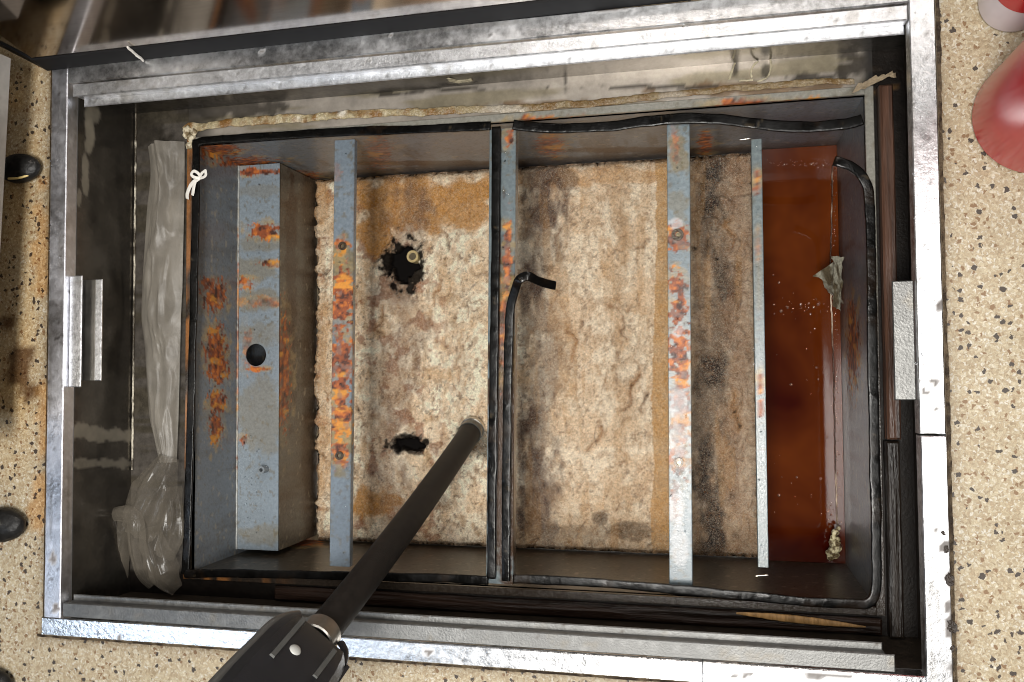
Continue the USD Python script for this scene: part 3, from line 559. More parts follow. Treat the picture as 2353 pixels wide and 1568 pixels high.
# ------------------------------------------------------------------ the crust of solid grease on the tank's floor
cx0, cx1 = at(722, 800, ZC)[0], pa[0] + 0.0035
cy0, cy1 = TY0 + 0.003, TY1 - 0.003
hole1, hole2 = at(925, 607, ZC), at(940, 1022, ZC)
def ridged(p, o, sd):
    return sum(0.5 ** k * (1 - np.abs(2 * noise(p * 2 ** k, sd + k) - 1)) for k in range(o)) / (2 - 0.5 ** (o - 1))
from scipy.spatial import cKDTree
cg, cl = np.random.default_rng(17), []
def crack_line(u, v, n, a0):
    p, a = at(u, v, ZC)[:2], a0
    for k in range(n):
        a += cg.normal(0, .45); a = a0 + (a - a0) * .85
        p = p + .0022 * np.array([math.sin(a), -math.cos(a)]); cl.append(p.copy())
for (u, v, n, a) in ((1265, 400, 60, .1), (1290, 520, 40, -.2), (1300, 760, 40, .1), (1400, 700, 50, .05), (1380, 980, 34, .1), (1470, 860, 46, -.1), (880, 700, 40, .1),
                     (1010, 640, 36, 1.0), (1060, 820, 40, -1.1), (940, 480, 30, .3), (1680, 500, 40, .1), (1690, 900, 40, .1)):
    crack_line(u, v, n, a)
CT = cKDTree(np.array(cl))
def CRACK(v):
    return CT.query(np.asarray(v)[:, :2], distance_upper_bound=.05)[0].clip(0, .05)
def crust_points(S, U):
    x, y = cx0 + S * (cx1 - cx0), cy0 + U * (cy1 - cy0)
    p = np.stack([x, y, np.zeros_like(x)], 1)
    x = x + (1 - step(S, 0, 0.03)) * (fbm(p * np.array([1, 45, 1]), 4, 101) - 0.5) * 0.022
    warp = np.stack([fbm(p * 30, 3, 102), fbm(p * 30, 3, 103), np.zeros(len(p))], 1) * 0.03
    q = p + warp
    z = ZC + 0.010 * (fbm(q * np.array([16, 9, 1]), 4, 104) - 0.5) - 0.0085 * (1 + .7 * step(x, at(1585, 800, ZC)[0], at(1600, 800, ZC)[0])) * (ridged(q * np.array([58, 40, 1]), 3, 105) ** 2 - 0.4) + 0.005 * (fbm(q * 170, 2, 106) - 0.5)
    crack = step(np.abs(fbm(q * np.array([20, 8, 1]), 3, 107) - 0.5), 0.0, 0.014)
    z = z - 0.006 * (1 - crack)
    flat = step(x, at(1498, 800, ZC)[0] - .001, at(1506, 800, ZC)[0]) * (1 - step(x, at(1545, 800, ZC)[0], at(1560, 800, ZC)[0]))
    z = z * (1 - flat * .8) + (ZC - 0.002 + 0.001 * (fbm(q * 200, 2, 3) - .5)) * flat * .8
    cd = CRACK(np.stack([x, y], 1)); z = z - .0055 * np.exp(-(cd / .0024) ** 2) + .0028 * np.exp(-((cd - .007) / .004) ** 2)
    w = (fbm(p * 70, 4, 108) - 0.5)
    d1 = np.sqrt(((x - hole1[0]) / 0.036) ** 2 + ((y - hole1[1]) / 0.046) ** 2) + w * 1.1
    d2 = np.sqrt(((x - hole2[0]) / 0.036) ** 2 + ((y - hole2[1]) / 0.017) ** 2) + w * 1.3
    hm = np.maximum(1 - step(d1, 0.75, 1.05), 1 - step(d2, 0.7, 1.1)); z = z * (1 - hm) + (ZC - .020) * hm
    edge = np.minimum(np.minimum(U, 1 - U) * (cy1 - cy0), S * (cx1 - cx0))
    z = z - 0.012 * (1 - step(edge, 0, 0.012))
    z = np.maximum(z, ZB + 0.001)
    return np.stack([x, y, z], 1)
def crust_paint(v, n):
    uu, vv = uv(v)
    p = v * np.array([1, 1, 0])
    a, b, c = fbm(p * 26, 4, 111), fbm(p * np.array([90, 60, 1]), 3, 112), fbm(p * np.array([11, 5, 1]), 4, 113)
    z = v[:, 2] - ZC
    col = np.tile(s(250, 236, 210), (len(v), 1))
    col = mixc(col, s(232, 208, 176), step(a, 0.42, 0.60))
    col = mixc(col, s(190, 142, 78), 0.34 * step(fbm(p * np.array([44, 30, 1]), 4, 121), 0.56, 0.70))
    col = mixc(col, s(146, 108, 66), 0.45 * step(b, 0.54, 0.70))
    col = mixc(col, s(70, 52, 38), 0.6 * step(fbm(p * 120, 3, 122), 0.68, 0.75))
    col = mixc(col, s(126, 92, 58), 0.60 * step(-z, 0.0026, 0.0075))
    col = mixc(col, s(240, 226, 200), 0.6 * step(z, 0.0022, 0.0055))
    red = step(fbm(p * 34, 4, 114), 0.60, 0.70) * step(1100 - uu, 0, 150)
    col = mixc(col, s(138, 78, 44), 0.7 * red)
    right = step(uu, 1180, 1300)
    col = mixc(col, s(206, 178, 150), 0.30 * right)
    far = step(uu, 1580, 1600)
    col = mixc(col, s(150, 122, 98), 0.6 * far)
    col = mixc(col, s(150, 122, 88), 0.30 * step(vv, 1080, 1260) * step(uu, 1000, 1250))
    def put_(color, spots, k, warp=.5, sd=1, fr=28.0):
        nonlocal col
        col = mixc(col, color, k * blob(v, spots, warp, sd, fr))
    gold = s(186, 128, 48)
    put_(gold, [(930, 465, 130, 75), (1060, 480, 70, 45), (1100, 440, 60, 30), (860, 540, 50, 45)], .85, .45, 2)
    put_(gold, [(850, 1160, 50, 38), (900, 1150, 30, 14)], .85, .5, 3)
    put_(s(188, 140, 84), [(740, 460, 24, 60), (735, 900, 22, 300, .6), (1250, 410, 180, 20, .8), (1440, 400, 90, 20, .8)], .7, .5, 4)
    gs = (uu > 1500 + 6 * (c - .5) * 8) & (uu < 1545)
    col = mixc(col, s(176, 128, 62) * (0.7 + 0.6 * b)[:, None], 0.72 * gs)
    def shade_stain_band(u0, u1, half, k, color, sd):  # bands below the cross bars: bar shade painted together with stain
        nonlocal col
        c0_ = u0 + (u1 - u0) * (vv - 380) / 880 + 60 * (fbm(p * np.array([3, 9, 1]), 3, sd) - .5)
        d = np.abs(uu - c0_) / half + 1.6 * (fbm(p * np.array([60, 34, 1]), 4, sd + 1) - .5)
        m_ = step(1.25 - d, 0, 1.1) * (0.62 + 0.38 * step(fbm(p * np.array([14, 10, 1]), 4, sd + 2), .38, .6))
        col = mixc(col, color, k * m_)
    shade_stain_band(935, 905, 54, .9, s(108, 80, 62), 201)
    shade_stain_band(1250, 1240, 56, 1.0, s(92, 74, 64), 204)
    shade_stain_band(1425, 1420, 18, .35, s(176, 130, 76), 207)
    shade_stain_band(1640, 1625, 54, 1.0, s(50, 42, 38), 210)
    shade_stain_band(1690, 1700, 30, .5, s(120, 84, 58), 213)
    put_(s(84, 66, 48), [(1450, 1218, 50, 22), (1380, 1190, 24, 14), (1000, 1150, 40, 26, .8), (1300, 1230, 120, 24, .5)], .7, .7, 8, 40)
    put_(s(70, 44, 28), [(1300, 412, 34, 22), (1255, 620, 14, 12)], .6, .7, 9, 40)
    streak = step(fbm(p * np.array([46, 5, 1]), 3, 118), 0.60, 0.68) * step(uu, 1180, 1200)
    col = mixc(col, s(186, 140, 84), 0.30 * streak)
    col = np.clip(col * 1.04, 0, .92)
    col = mixc(col, s(116, 76, 42), .65 * np.exp(-(CRACK(v) / .0018) ** 2)); col = mixc(col, s(176, 128, 76), .55 * np.exp(-(CRACK(v) / .009) ** 2) * step(c, .4, .55))
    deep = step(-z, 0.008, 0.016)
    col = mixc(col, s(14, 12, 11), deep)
    put_(s(20, 17, 15), [(925, 607, 46, 56, 1)], .8, .6, 15, 70)
    put_(s(20, 17, 15), [(938, 1022, 46, 22, 1)], .85, .7, 16, 70)
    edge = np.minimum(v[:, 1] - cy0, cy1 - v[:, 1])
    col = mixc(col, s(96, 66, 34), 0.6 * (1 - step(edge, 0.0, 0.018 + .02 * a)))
    pool = blob(v, [(1102, 1018, 24, 36), (1075, 1000, 30, 24)], .5, 19, 60)
    col = mixc(col, s(46, 44, 36), .85 * pool)
    hole = np.clip(np.maximum(deep, blob(v, [(925, 607, 46, 56), (938, 1022, 46, 22)], .6, 15, 70)), 0, 1)
    col = mixc(col, s(13, 11, 10), .9 * hole)
    return col, 0.28 - 0.12 * step(c, .42, .58) + .18 * gs + .55 * hole - .10 * far - .14 * pool, hole
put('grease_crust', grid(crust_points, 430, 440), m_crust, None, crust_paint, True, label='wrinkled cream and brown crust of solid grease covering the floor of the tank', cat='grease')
# bolt end standing in the dark hole of the crust
p = at(949, 590, ZC + 0.004)
st_ = thing('pipe_end', 'small brass coloured pipe end poking up beside the dark hole in the grease', 'pipe', (p[0], p[1], ZB))
a_ = trimesh.creation.annulus(0.009, 0.0145, 0.04); a_.apply_translation((p[0], p[1], ZC - 0.012))
put('pipe_wall', a_, m_paint, st_, lambda v, n: (s(186, 166, 120), 0.24, 0.3), 30)
c_ = trimesh.creation.cylinder(0.0088, 0.03, sections=20); c_.apply_translation((p[0], p[1], ZC - 0.011))
put('pipe_plug', c_, m_paint, st_, lambda v, n: (s(74, 64, 44), 0.4, 0.1), 30)

# ------------------------------------------------------------------ brown oily liquid in the right-hand chamber
liq = thing('oily_liquid', 'dark orange brown oily liquid standing in the right chamber of the tank', 'liquid', (0, 0, ZC), kind='structure')
lx0, lx1 = pa[0] + 0.0085, TX1 - 0.0005
put('liquid_surface', quad((lx0, TY0 + .001, ZC + .004), (lx1, TY0 + .001, ZC + .004), (lx1, TY1 - .001, ZC + .004), (lx0, TY1 - .001, ZC + .004), 10, 40), m_liquid, liq)
for k, (u, v) in enumerate(((1777, 632), (1790, 650), (1795, 715), (1810, 708), (1840, 700), (1858, 698), (1870, 706), (1880, 700), (1862, 722), (1818, 884), (1872, 756), (1876, 845), (1790, 1138), (1831, 1097), (1886, 1100), (1880, 872), (1900, 1005))):
    p = at(u, v, ZC + .004)
    m = trimesh.creation.icosphere(3, 0.0022 + 0.0016 * ((k * 7) % 5) / 5); m.apply_scale((1, 1, .8)); m.apply_translation(p)
    put('bubble', m, m_clear, liq, None, True)
g = np.random.default_rng(77); fo = []
def froth(u, v, n, su, sv, r0, r1):
    for _ in range(n):
        p = at(u + g.normal(0, su), v + g.normal(0, sv), ZC + .0045)
        if p[0] > lx1 - .001 or p[1] > TY1 - .002: continue
        m = trimesh.creation.icosphere(1, g.uniform(r0, r1)); m.apply_scale((1, 1, .6)); m.apply_translation(p); fo.append(m)
for v_ in range(390, 1260, 14): froth(1916 + (v_ - 390) * .012, v_, 1 + int(g.integers(0, 4)), 3, 7, .0006, .0018)
for u_ in range(1765, 1915, 8): froth(u_, 376, 2, 5, 4, .0006, .0017)
froth(1840, 704, 26, 34, 9, .0006, .0016); froth(1905, 1200, 20, 6, 24, .0008, .002); froth(1860, 860, 10, 40, 60, .0006, .0012); froth(1820, 1130, 10, 40, 60, .0006, .0012)
put('foam', join(*fo), m_clear, liq, None, True, kind='stuff')
# film edge of white residue along the liquid's right side
pth = spline([at(u, v, ZC + .005) for u, v in ((1913, 380), (1911, 500), (1908, 640), (1914, 800), (1917, 950), (1921, 1100), (1925, 1230))], 160)
sw = sweep(pth, ring(0.0016, 8))
put('residue_line', jitter(sw, 0.0016, 90, 9), m_gunk, liq, lambda v, n: (mixc(s(60, 34, 18) * np.ones((len(v), 3)), s(206, 184, 160), step(fbm(v * 13, 4, 7), .44, .60)), .2, 0), True)

# ------------------------------------------------------------------ loose rubber gasket strips
m_seal = painted('dirty_rubber', scale=120.0, amount=0.4, bump=0.4, bscale=130.0, bdist=0.0015, rough_var=0.06, spec=0.2)
def seal_dirt(v, n):
    a, b = fbm(v * 26, 4, 301), fbm(v * 110, 3, 302)
    col = np.tile(s(15, 14, 13), (len(v), 1))
    col = mixc(col, s(44, 32, 22), 0.6 * step(a, .58, .70))
    col = mixc(col, s(96, 84, 66), 0.6 * step(b, .72, .78))
    wet = step(fbm(v * np.array([34, 34, 34]), 3, 305), .40, .68)
    return col * .5, 0.34 - 0.16 * wet, 0.0
def gasket(name, paths, label, w=0.0086, h=0.0034):
    t = thing(name, label, 'gasket', group=None)
    for pts in paths:
        P = spline([at(u, v, z) for u, v, z in pts], 60 + 24 * len(pts))
        put('rubber_strip', jitter(jitter(sweep(P, ring(w, 20, h / w, 4.0), scale=.82 + .36 * fbm(P * 14, 3, 7)), 0.0016, 17, len(pts)), .0006, 90, 5), m_seal, t, seal_dirt, True)
    return t
zg = ZL + 0.010
gasket('rubber_gasket', [[(1128, 289, zg), (1000, 296, zg), (900, 300, zg), (781, 304, zg), (600, 315, zg), (470, 324, zg), (448, 332, zg)],
                         [(450, 322, zg), (451, 420, zg), (448, 600, zg), (443, 800, zg), (437, 1000, zg), (431, 1200, zg), (426, 1320, zg)],
                         [(1140, 292, zg + .003), (1140, 450, zg + .003), (1138, 650, zg + .003), (1135, 850, zg + .003), (1132, 1050, zg + .003), (1129, 1330, zg + .003)]],
       'black rubber gasket around the left half of the tank rim')
gasket('rubber_gasket', [[(426, 1318, zg), (560, 1318, zg), (740, 1322, zg), (900, 1326, zg), (1060, 1330, zg), (1122, 1334, zg)]], 'straight black gasket strip on the front rim, left of the central bar', w=0.0085)
gasket('rubber_gasket', [[(1180, 287, zg + .004), (1230, 293, zg + .002), (1310, 295, zg), (1400, 291, zg), (1480, 280, zg), (1562, 273, zg), (1640, 274, zg), (1720, 283, zg - .004), (1800, 291, zg - .008), (1880, 292, zg - .006), (1940, 286, zg), (1982, 276, zg)]],
       'wavy black gasket sagging below the back rim on the right', w=0.0100)
gasket('rubber_gasket', [[(1918, 370, zg + .012), (1935, 374, zg + .014), (1958, 383, zg + .012), (1982, 405, zg + .006), (1996, 440, zg + .002), (2000, 520, zg), (2003, 700, zg), (2006, 900, zg), (2011, 1100, zg), (2014, 1250, zg), (2015, 1330, zg), (2008, 1372, zg), (1985, 1388, zg), (1900, 1386, zg), (1700, 1368, zg), (1500, 1350, zg), (1350, 1338, zg), (1180, 1331, zg)],
                         [(1162, 1334, zg + .003), (1163, 1200, zg + .003), (1165, 1000, zg + .003), (1168, 850, zg + .003), (1170, 760, zg + .004), (1173, 710, zg + .010), (1184, 668, zg + .020), (1196, 642, zg + .030), (1212, 636, zg + .030), (1236, 646, zg + .012), (1256, 653, zg - .006), (1276, 657, zg - .02)]],
       'long black gasket lying loose on the right rim, curled up over the central bar')

# ------------------------------------------------------------------ wooden boards on the ledge
def wood_paint(c1, c2, axis, seed):
    def f(v, n):
        g = fbm(v * (np.array([3, 120, 60]) if axis == 'x' else np.array([120, 3, 60])), 4, seed)
        t = fbm(v * 10, 3, seed + 1)
        col = mixc(np.tile(c1, (len(v), 1)), c2, step(g, .40, .62))
        col = mixc(col, s(24, 18, 14), .8 * step(g, .60, .70))
        col = col * (0.7 + 0.6 * t)[:, None]
        return col, 0.36 + 0.2 * (t - .5), 0.0
    return f
def board(x0, x1, y0, y1, z0, z1, axis, seed, dens=0.004):
    m = cbox(x0, x1, y0, y1, z0, z1, 0.003, dens)
    v = np.array(m.vertices)
    sc = np.array([4, 110, 50]) if axis == 'x' else np.array([110, 4, 50])
    v[:, 2] += np.where(v[:, 2] > z1 - .004, (fbm(v * sc, 3, seed) - .5) * .008, 0)
    v[:, 0 if axis == 'y' else 1] += (fbm(v * np.array([14, 14, 60]), 3, seed + 3) - .5) * .004
    m.vertices = v
    return m
xr0, xr1 = TX1 + 0.0195, at(2062, 600, -.165)[0]
yj = at(2050, 1010, -.17)[1]
put('wooden_board', board(xr0, xr1, yj, at(2050, 195, -.17)[1], ZL + .002, -.165, 'y', 121), m_wood, None, wood_paint(s(82, 58, 46), s(50, 36, 29), 'y', 122), label='reddish brown wet board along the right wall of the pit', cat='board')
put('wooden_board', board(xr0 - .002, xr1 - .001, YF + .004, yj - .004, ZL + .002, -.172, 'y', 123), m_wood, None, wood_paint(s(30, 24, 19), s(18, 14, 12), 'y', 124), label='black soaked splintered board at the front right corner of the pit', cat='board')
put('wooden_board', board(-0.86, xr0 - .012, YF + .003, TY0 - .018, ZL + .002, -.186, 'x', 125), m_wood_across, None, wood_paint(s(40, 27, 20), s(24, 17, 13), 'x', 126), label='dark brown soaked board along the front wall of the pit', cat='board')
sp_ = spline([at(u, v, -.183) for u, v in ((1692, 1409), (1760, 1416), (1850, 1426), (1990, 1441))], 40)
put('wood_splinter', jitter(sweep(sp_, ring(0.007, 8, .25), scale=np.sin(np.linspace(.25, 3.0, 40))), .001, 90, 4), m_wood, None, lambda v, n: (s(146, 112, 70), .45, 0), True, label='pale wooden splinter lying on the dark front board', cat='splinter')

# ------------------------------------------------------------------ plastic film, bag and other litter in the pit
ol = [(340, 338), (346, 400), (338, 480), (333, 560), (327, 660), (325, 720), (333, 800), (338, 880), (344, 960), (356, 1010), (368, 1062)]
orr = [(424, 326), (424, 400), (423, 480), (421, 560), (419, 660), (416, 720), (414, 800), (412, 880), (410, 960), (408, 1010), (406, 1062)]
La = spline([at(u, v, ZL + .004) for u, v in ol], 140); Lb = spline([at(u, v, ZL + .012) for u, v in orr], 140)
def film_pts(S, U):
    i = np.clip((U * 139).astype(int), 0, 139)
    p = La[i] * (1 - S)[:, None] + Lb[i] * S[:, None]
    q = np.stack([S * 1.0, p[:, 1] * 5, np.zeros(len(S))], 1)
    p[:, 2] += 0.022 * np.sin(np.pi * S) * (0.3 + ridged(q * np.array([2.4, 0.9, 1]) + .5 * fbm(q * 1.5, 2, 134)[:, None], 3, 131) ** 2 * 1.3) + .012 * (fbm(q * np.array([3, 2, 1]), 3, 132) - .5) * np.sin(np.pi * S)
    return p
put('plastic_sheet', grid(film_pts, 50, 140), m_film, None, None, True, label='cloudy grey plastic sheet draped over the left ledge beside the tank', cat='plastic sheet')
def fold(pts, ws, seed, nf=2.0, amp=.008, nu=44, nv=70):
    """A loose sheet of film: half-width ws along the path, gathered in folds across it."""
    P = spline([at(u, v, z) for u, v, z in pts], nv)
    w = np.interp(np.linspace(0, 1, nv), np.linspace(0, 1, len(ws)), ws)
    d = np.gradient(P, axis=0); d /= np.linalg.norm(d, axis=1, keepdims=True)
    sd = np.cross(d, [0, 0, 1.0]); sd /= np.linalg.norm(sd, axis=1, keepdims=True); up = np.cross(sd, d)
    def f(S, U):
        i = np.clip(np.round(U * (nv - 1)).astype(int), 0, nv - 1)
        c = 2 * S - 1
        q = np.stack([S * 2.2 * nf, U * 1.3, np.full(len(S), seed * 3.1)], 1)
        h = amp * (2.2 * ridged(q, 2, seed) - 1.4) + .022 * (1 - c ** 2) * (w[i] / .04)
        e = 1 + .25 * (fbm(np.stack([c, U * 6, c * 0], 1), 3, seed + 2) - .5)
        return P[i] + sd[i] * (c * w[i] * e)[:, None] + up[i] * h[:, None]
    return grid(f, nu, nv)
zz = ZL
bag = join(fold([(388, 1050, zz + .02), (368, 1100, zz + .028), (345, 1150, zz + .03), (318, 1215, zz + .02)], [.022, .046, .050, .044], 3),
           fold([(396, 1120, zz + .012), (395, 1200, zz + .018), (380, 1275, zz + .015)], [.022, .034, .026], 4),
           fold([(238, 1205, zz + .035), (262, 1182, zz + .05), (292, 1180, zz + .055), (314, 1205, zz + .055), (318, 1255, zz + .045), (330, 1310, zz + .032), (352, 1346, zz + .024)], [.006, .013, .016, .020, .022, .022, .010], 5, 1.2, .004),
           fold([(345, 1215, zz + .02), (362, 1280, zz + .026), (384, 1330, zz + .022), (408, 1358, zz + .018)], [.024, .034, .040, .016], 6, 1.6),
           fold([(284, 1190, zz + .03), (268, 1250, zz + .02), (250, 1310, zz + .010), (240, 1358, zz + .006)], [.018, .036, .046, .050], 7, 2.4, .006))
put('plastic_bag', bag, m_bag, None, None, True, label='crumpled cloudy plastic bag slumped in the front left corner of the pit', cat='plastic bag')
# tied white strip
def ribbon(pts, w, n=50, thin=.14):
    P = spline([at(u, v, z) for u, v, z in pts], n)
    return sweep(P, ring(w, 10, thin))
zk = zg + .012
kn = join(ribbon([(425, 470, zk - .012), (430, 440, zk), (440, 424, zk), (452, 415, zk), (462, 408, zk)], .0055), ribbon([(460, 410, zk), (446, 408, zk + .004), (436, 398, zk + .006), (444, 390, zk + .006), (456, 396, zk + .004), (462, 408, zk)], .004),
          ribbon([(462, 408, zk), (468, 394, zk + .005), (477, 388, zk + .006), (478, 400, zk + .006), (470, 408, zk + .004), (462, 410, zk)], .004), ribbon([(447, 420, zk), (443, 440, zk - .004), (440, 460, zk - .01)], .005))
kn.vertices = (np.array(kn.vertices) - at(462, 408, zk)) * .8 + at(460, 408, zk)
put('tied_strip', jitter(kn, .0008, 120, 2), m_white, None, None, True, label='thin white plastic strip tied in a small bow on the left rim', cat='strip')
# torn rag on the right tank wall
def rag_pts(S, U):
    a, b = at(1872, 632, -.44), at(1918, 600, -.40)
    c, d = at(1920, 690, -.44), at(1936, 700, -.36)
    p = (a * ((1 - S) * (1 - U))[:, None] + b * (S * (1 - U))[:, None] + c * ((1 - S) * U)[:, None] + d * (S * U)[:, None])
    q = np.stack([S * 4, U * 4, S * 0], 1)
    return p + (fbm(q, 3, 141) - .5)[:, None] * np.array([.012, .006, .02])
def rag2(S, U):
    a, b, c, d = at(1912, 588, -.36), at(1936, 592, -.33), at(1916, 705, -.36), at(1935, 716, -.33)
    p = (a * ((1 - S) * (1 - U))[:, None] + b * (S * (1 - U))[:, None] + c * ((1 - S) * U)[:, None] + d * (S * U)[:, None])
    return p + (fbm(np.stack([S * 3, U * 6, S * 0], 1), 3, 142) - .5)[:, None] * np.array([.010, .004, .01])
put('torn_rag', join(grid(rag_pts, 24, 24), grid(rag2, 14, 40)), m_gunk, None, lambda v, n: (mixc(s(150, 146, 130) * np.ones((len(v), 3)), s(88, 78, 60), step(fbm(v * 60, 3, 8), .45, .6)), .35, 0), True, label='grey green scrap of rag stuck to the right tank wall above the liquid', cat='rag')
lp = []
for (u, v, r) in ((1918, 1225, .010), (1916, 1250, .013), (1912, 1270, .015), (1922, 1262, .012), (1924, 1240, .008), (1908, 1280, .010), (1926, 1215, .006), (1914, 1236, .008), (1904, 1270, .008), (1920, 1276, .010), (1926, 1250, .007)):
    r *= .72
    m = trimesh.creation.icosphere(3, r); m.apply_translation(at(u, v, -.50)); lp.append(jitter(m, r * .55, 120, u))
put('grease_lump', join(*lp), m_gunk, None, lambda v, n: (mixc(s(186, 176, 142) * np.ones((len(v), 3)), s(84, 68, 40), step(fbm(v * 140, 3, 5), .45, .62)), .3, 0), True, label='knobbly yellowish lump of grease at the front end of the liquid', cat='grease')
def tape_pts(S, U):
    a, b, c, d = at(1958, 212, ZL + .02), at(2062, 172, -.155), at(1975, 190, ZL + .03), at(2052, 160, -.15)
    p = (a * ((1 - S) * (1 - U))[:, None] + b * (S * (1 - U))[:, None] + c * ((1 - S) * U)[:, None] + d * (S * U)[:, None])
    return p + (fbm(np.stack([S * 5, U * 3, S * 0], 1), 3, 143) - .5)[:, None] * np.array([.004, .012, .012])
put('torn_paper', grid(tape_pts, 40, 16), m_gunk, None, lambda v, n: (mixc(s(132, 116, 92) * np.ones((len(v), 3)), s(90, 76, 56), step(fbm(v * 50, 3, 8), .45, .6)), .5, 0), True, label='torn brown scrap of paper over the top end of the reddish board', cat='paper')

# ------------------------------------------------------------------ suction hose with its coupling
tip, col_ = at(1082, 992, -0.515), at(733, 1462, 0.25)
hose = thing('suction_hose', 'thick black suction hose reaching down into the tank, held by a black coupling', 'hose', tuple(tip))
mid = (tip + col_) / 2 + np.array([0.003, -0.002, -0.012])
P = spline([tip, mid, col_], 90)
put('hose_tube', sweep(P, ring(0.0252, 40)), m_hose, hose, None, 40)
ax = (col_ - P[-6]); ax /= np.linalg.norm(ax)
axt = (tip - P[5]); axt /= np.linalg.norm(axt)
an = sweep(np.array([tip - axt * .012, tip + axt * .016]), ring(0.0275, 40))
put('hose_cuff', an, plain('wet_cuff', (0.05, 0.05, 0.045), rough=0.12), hose, None, 40)
an = sweep(np.array([tip + axt * .010, tip + axt * .020]), ring(0.0292, 40))
put('cuff_ring', an, m_chrome, hose, None, 40)
toc = np.array([0, 0, H]) - col_; nn_ = toc - ax * (toc @ ax); nn_ /= np.linalg.norm(nn_)
sd = np.cross(ax, nn_)
def loc(a, b, c):
    return col_ + ax * a + sd * b + nn_ * c
put('collar', sweep(np.array([loc(-.012, 0, 0), loc(-.010, 0, 0), loc(.016, 0, 0), loc(.018, 0, 0)]), ring(0.0296, 40), up=nn_, scale=np.array([.93, 1, 1, .93])), m_chrome, hose, None, 35)
st = []
for a_, hw, ht in ((.022, .034, .024), (.027, .052, .030), (.045, .056, .034), (.075, .059, .037), (.16, .061, .038), (.30, .056, .036)):
    c = .012
    st.append([loc(a_, b, z) for b, z in ((-hw + c, ht), (hw - c, ht), (hw, ht - c), (hw, -ht + c), (hw - c, -ht), (-hw + c, -ht), (-hw, -ht + c), (-hw, ht - c))])
v = np.array(st).reshape(-1, 3)
f = []
for i in range(len(st) - 1):
    for j in range(8):
        a_, b_2 = i * 8 + j, i * 8 + (j + 1) % 8
        f += [(a_, b_2, b_2 + 8), (a_, b_2 + 8, a_ + 8)]
for j in range(1, 7): f += [(0, j + 1, j), ((len(st) - 1) * 8, (len(st) - 1) * 8 + j, (len(st) - 1) * 8 + j + 1)]
body = trimesh.Trimesh(v, f)
if body.volume < 0: body.invert()
cb = put('coupling', body, m_plastic_black, hose, None, 25)
def rib(a0, a1, b0, b1, z0, z1, name, mat):
    pts = [loc(a, b, z) for a, z_ in ((a0, 1), (a1, 1)) for b in (b0, b1) for z in (z0,)] + [loc(a, b, z1) for a in (a0 + .002, a1 - .002) for b in (b0 + .0018, b1 - .0018)]
    put(name, trimesh.convex.convex_hull(np.array(pts)), mat, cb, None, 25)
m_rib = plain('worn_black_plastic', (0.075, 0.075, 0.072), rough=0.4, vary=.2)
rib(.042, .105, -.034, -.024, .030, .040, 'grip_rib', m_rib)
rib(.034, .125, .026, .036, .030, .041, 'grip_rib', m_rib)
rib(.030, .20, -.062, -.053, .000, .022, 'grip_rib', m_plastic_black)
sp = trimesh.creation.icosphere(3, .0085); sp.apply_scale((1, 1, .5))
m_ = np.eye(4); m_[:3, 0], m_[:3, 1], m_[:3, 2], m_[:3, 3] = ax, sd, nn_, loc(.088, .013, .0365)
sp.apply_transform(m_)
put('button', sp, plain('grey_button', tuple(s(168, 168, 164)), rough=.4), cb, None, True)
sp = trimesh.creation.icosphere(3, .012); sp.apply_scale((1.6, 1, .5)); m_[:3, 3] = loc(.135, -.034, .038); sp.apply_transform(m_)
put('latch_knob', sp, m_chrome, cb, None, True)
sweep_lever = spline([loc(.004, .040, .010), loc(.03, .056, .008), (loc(.09, .062, .004)), loc(.2, .064, .0)], 40)
put('cam_lever', sweep(sweep_lever, ring(.0075, 12, .8), up=nn_), plain('grey_lever', (.16, .155, .145), rough=.35, metal=.6), cb, None, 40)
sl2 = spline([loc(-.004, -.030, .012), loc(.012, -.044, .016), loc(.03, -.050, .016)], 20)
put('cam_lever', sweep(sl2, ring(.006, 12, .7), up=nn_), m_plastic_black, cb, None, 40)

# ------------------------------------------------------------------ steel panel leaning behind the pit
c1, c2 = at(112, 163, 0)[:2], at(-60, 74, 0)[:2]
c3 = np.array([1.0, c1[1] + 0.017])
c2 = c1 + (c2 - c1) * 2.2
from shapely.geometry import LineString
outl = LineString([c2, c1, c3]).buffer(0.012, cap_style=2, join_style=2)
outl = __import__('shapely').affinity.translate(outl, 0, 0.012)
lean = math.tan(math.radians(11))
def leaning(poly, z0, z1):
    m = trimesh.creation.extrude_polygon(poly, z1 - z0, engine='earcut'); m.apply_translation((0, 0, z0))
    v = np.array(m.vertices); v[:, 1] += v[:, 2] * lean; m.vertices = v
    return m
cab = thing('steel_panel', 'big brushed steel panel leaning back behind the pit, a black rubber edge along its foot', 'panel', (-0.6, 0.62, 0))
put('panel_sheet', leaning(outl.buffer(-0.003, join_style=2), 0.038, 0.85), m_panel, cab)
put('rubber_edge', leaning(outl, 0.0, 0.038), m_black_edge, cab)
xd = at(317, 128, .02)[0]
m = cbox(xd - .0018, xd + .0018, c1[1] - .006 + .002, c1[1] + .001, .004, .05, .001)
v = np.array(m.vertices); v[:, 1] += v[:, 2] * lean; m.vertices = v
put('drip_mark', jitter(finer(m, .004), .0015, 140, 3), m_white, cab, None, True)

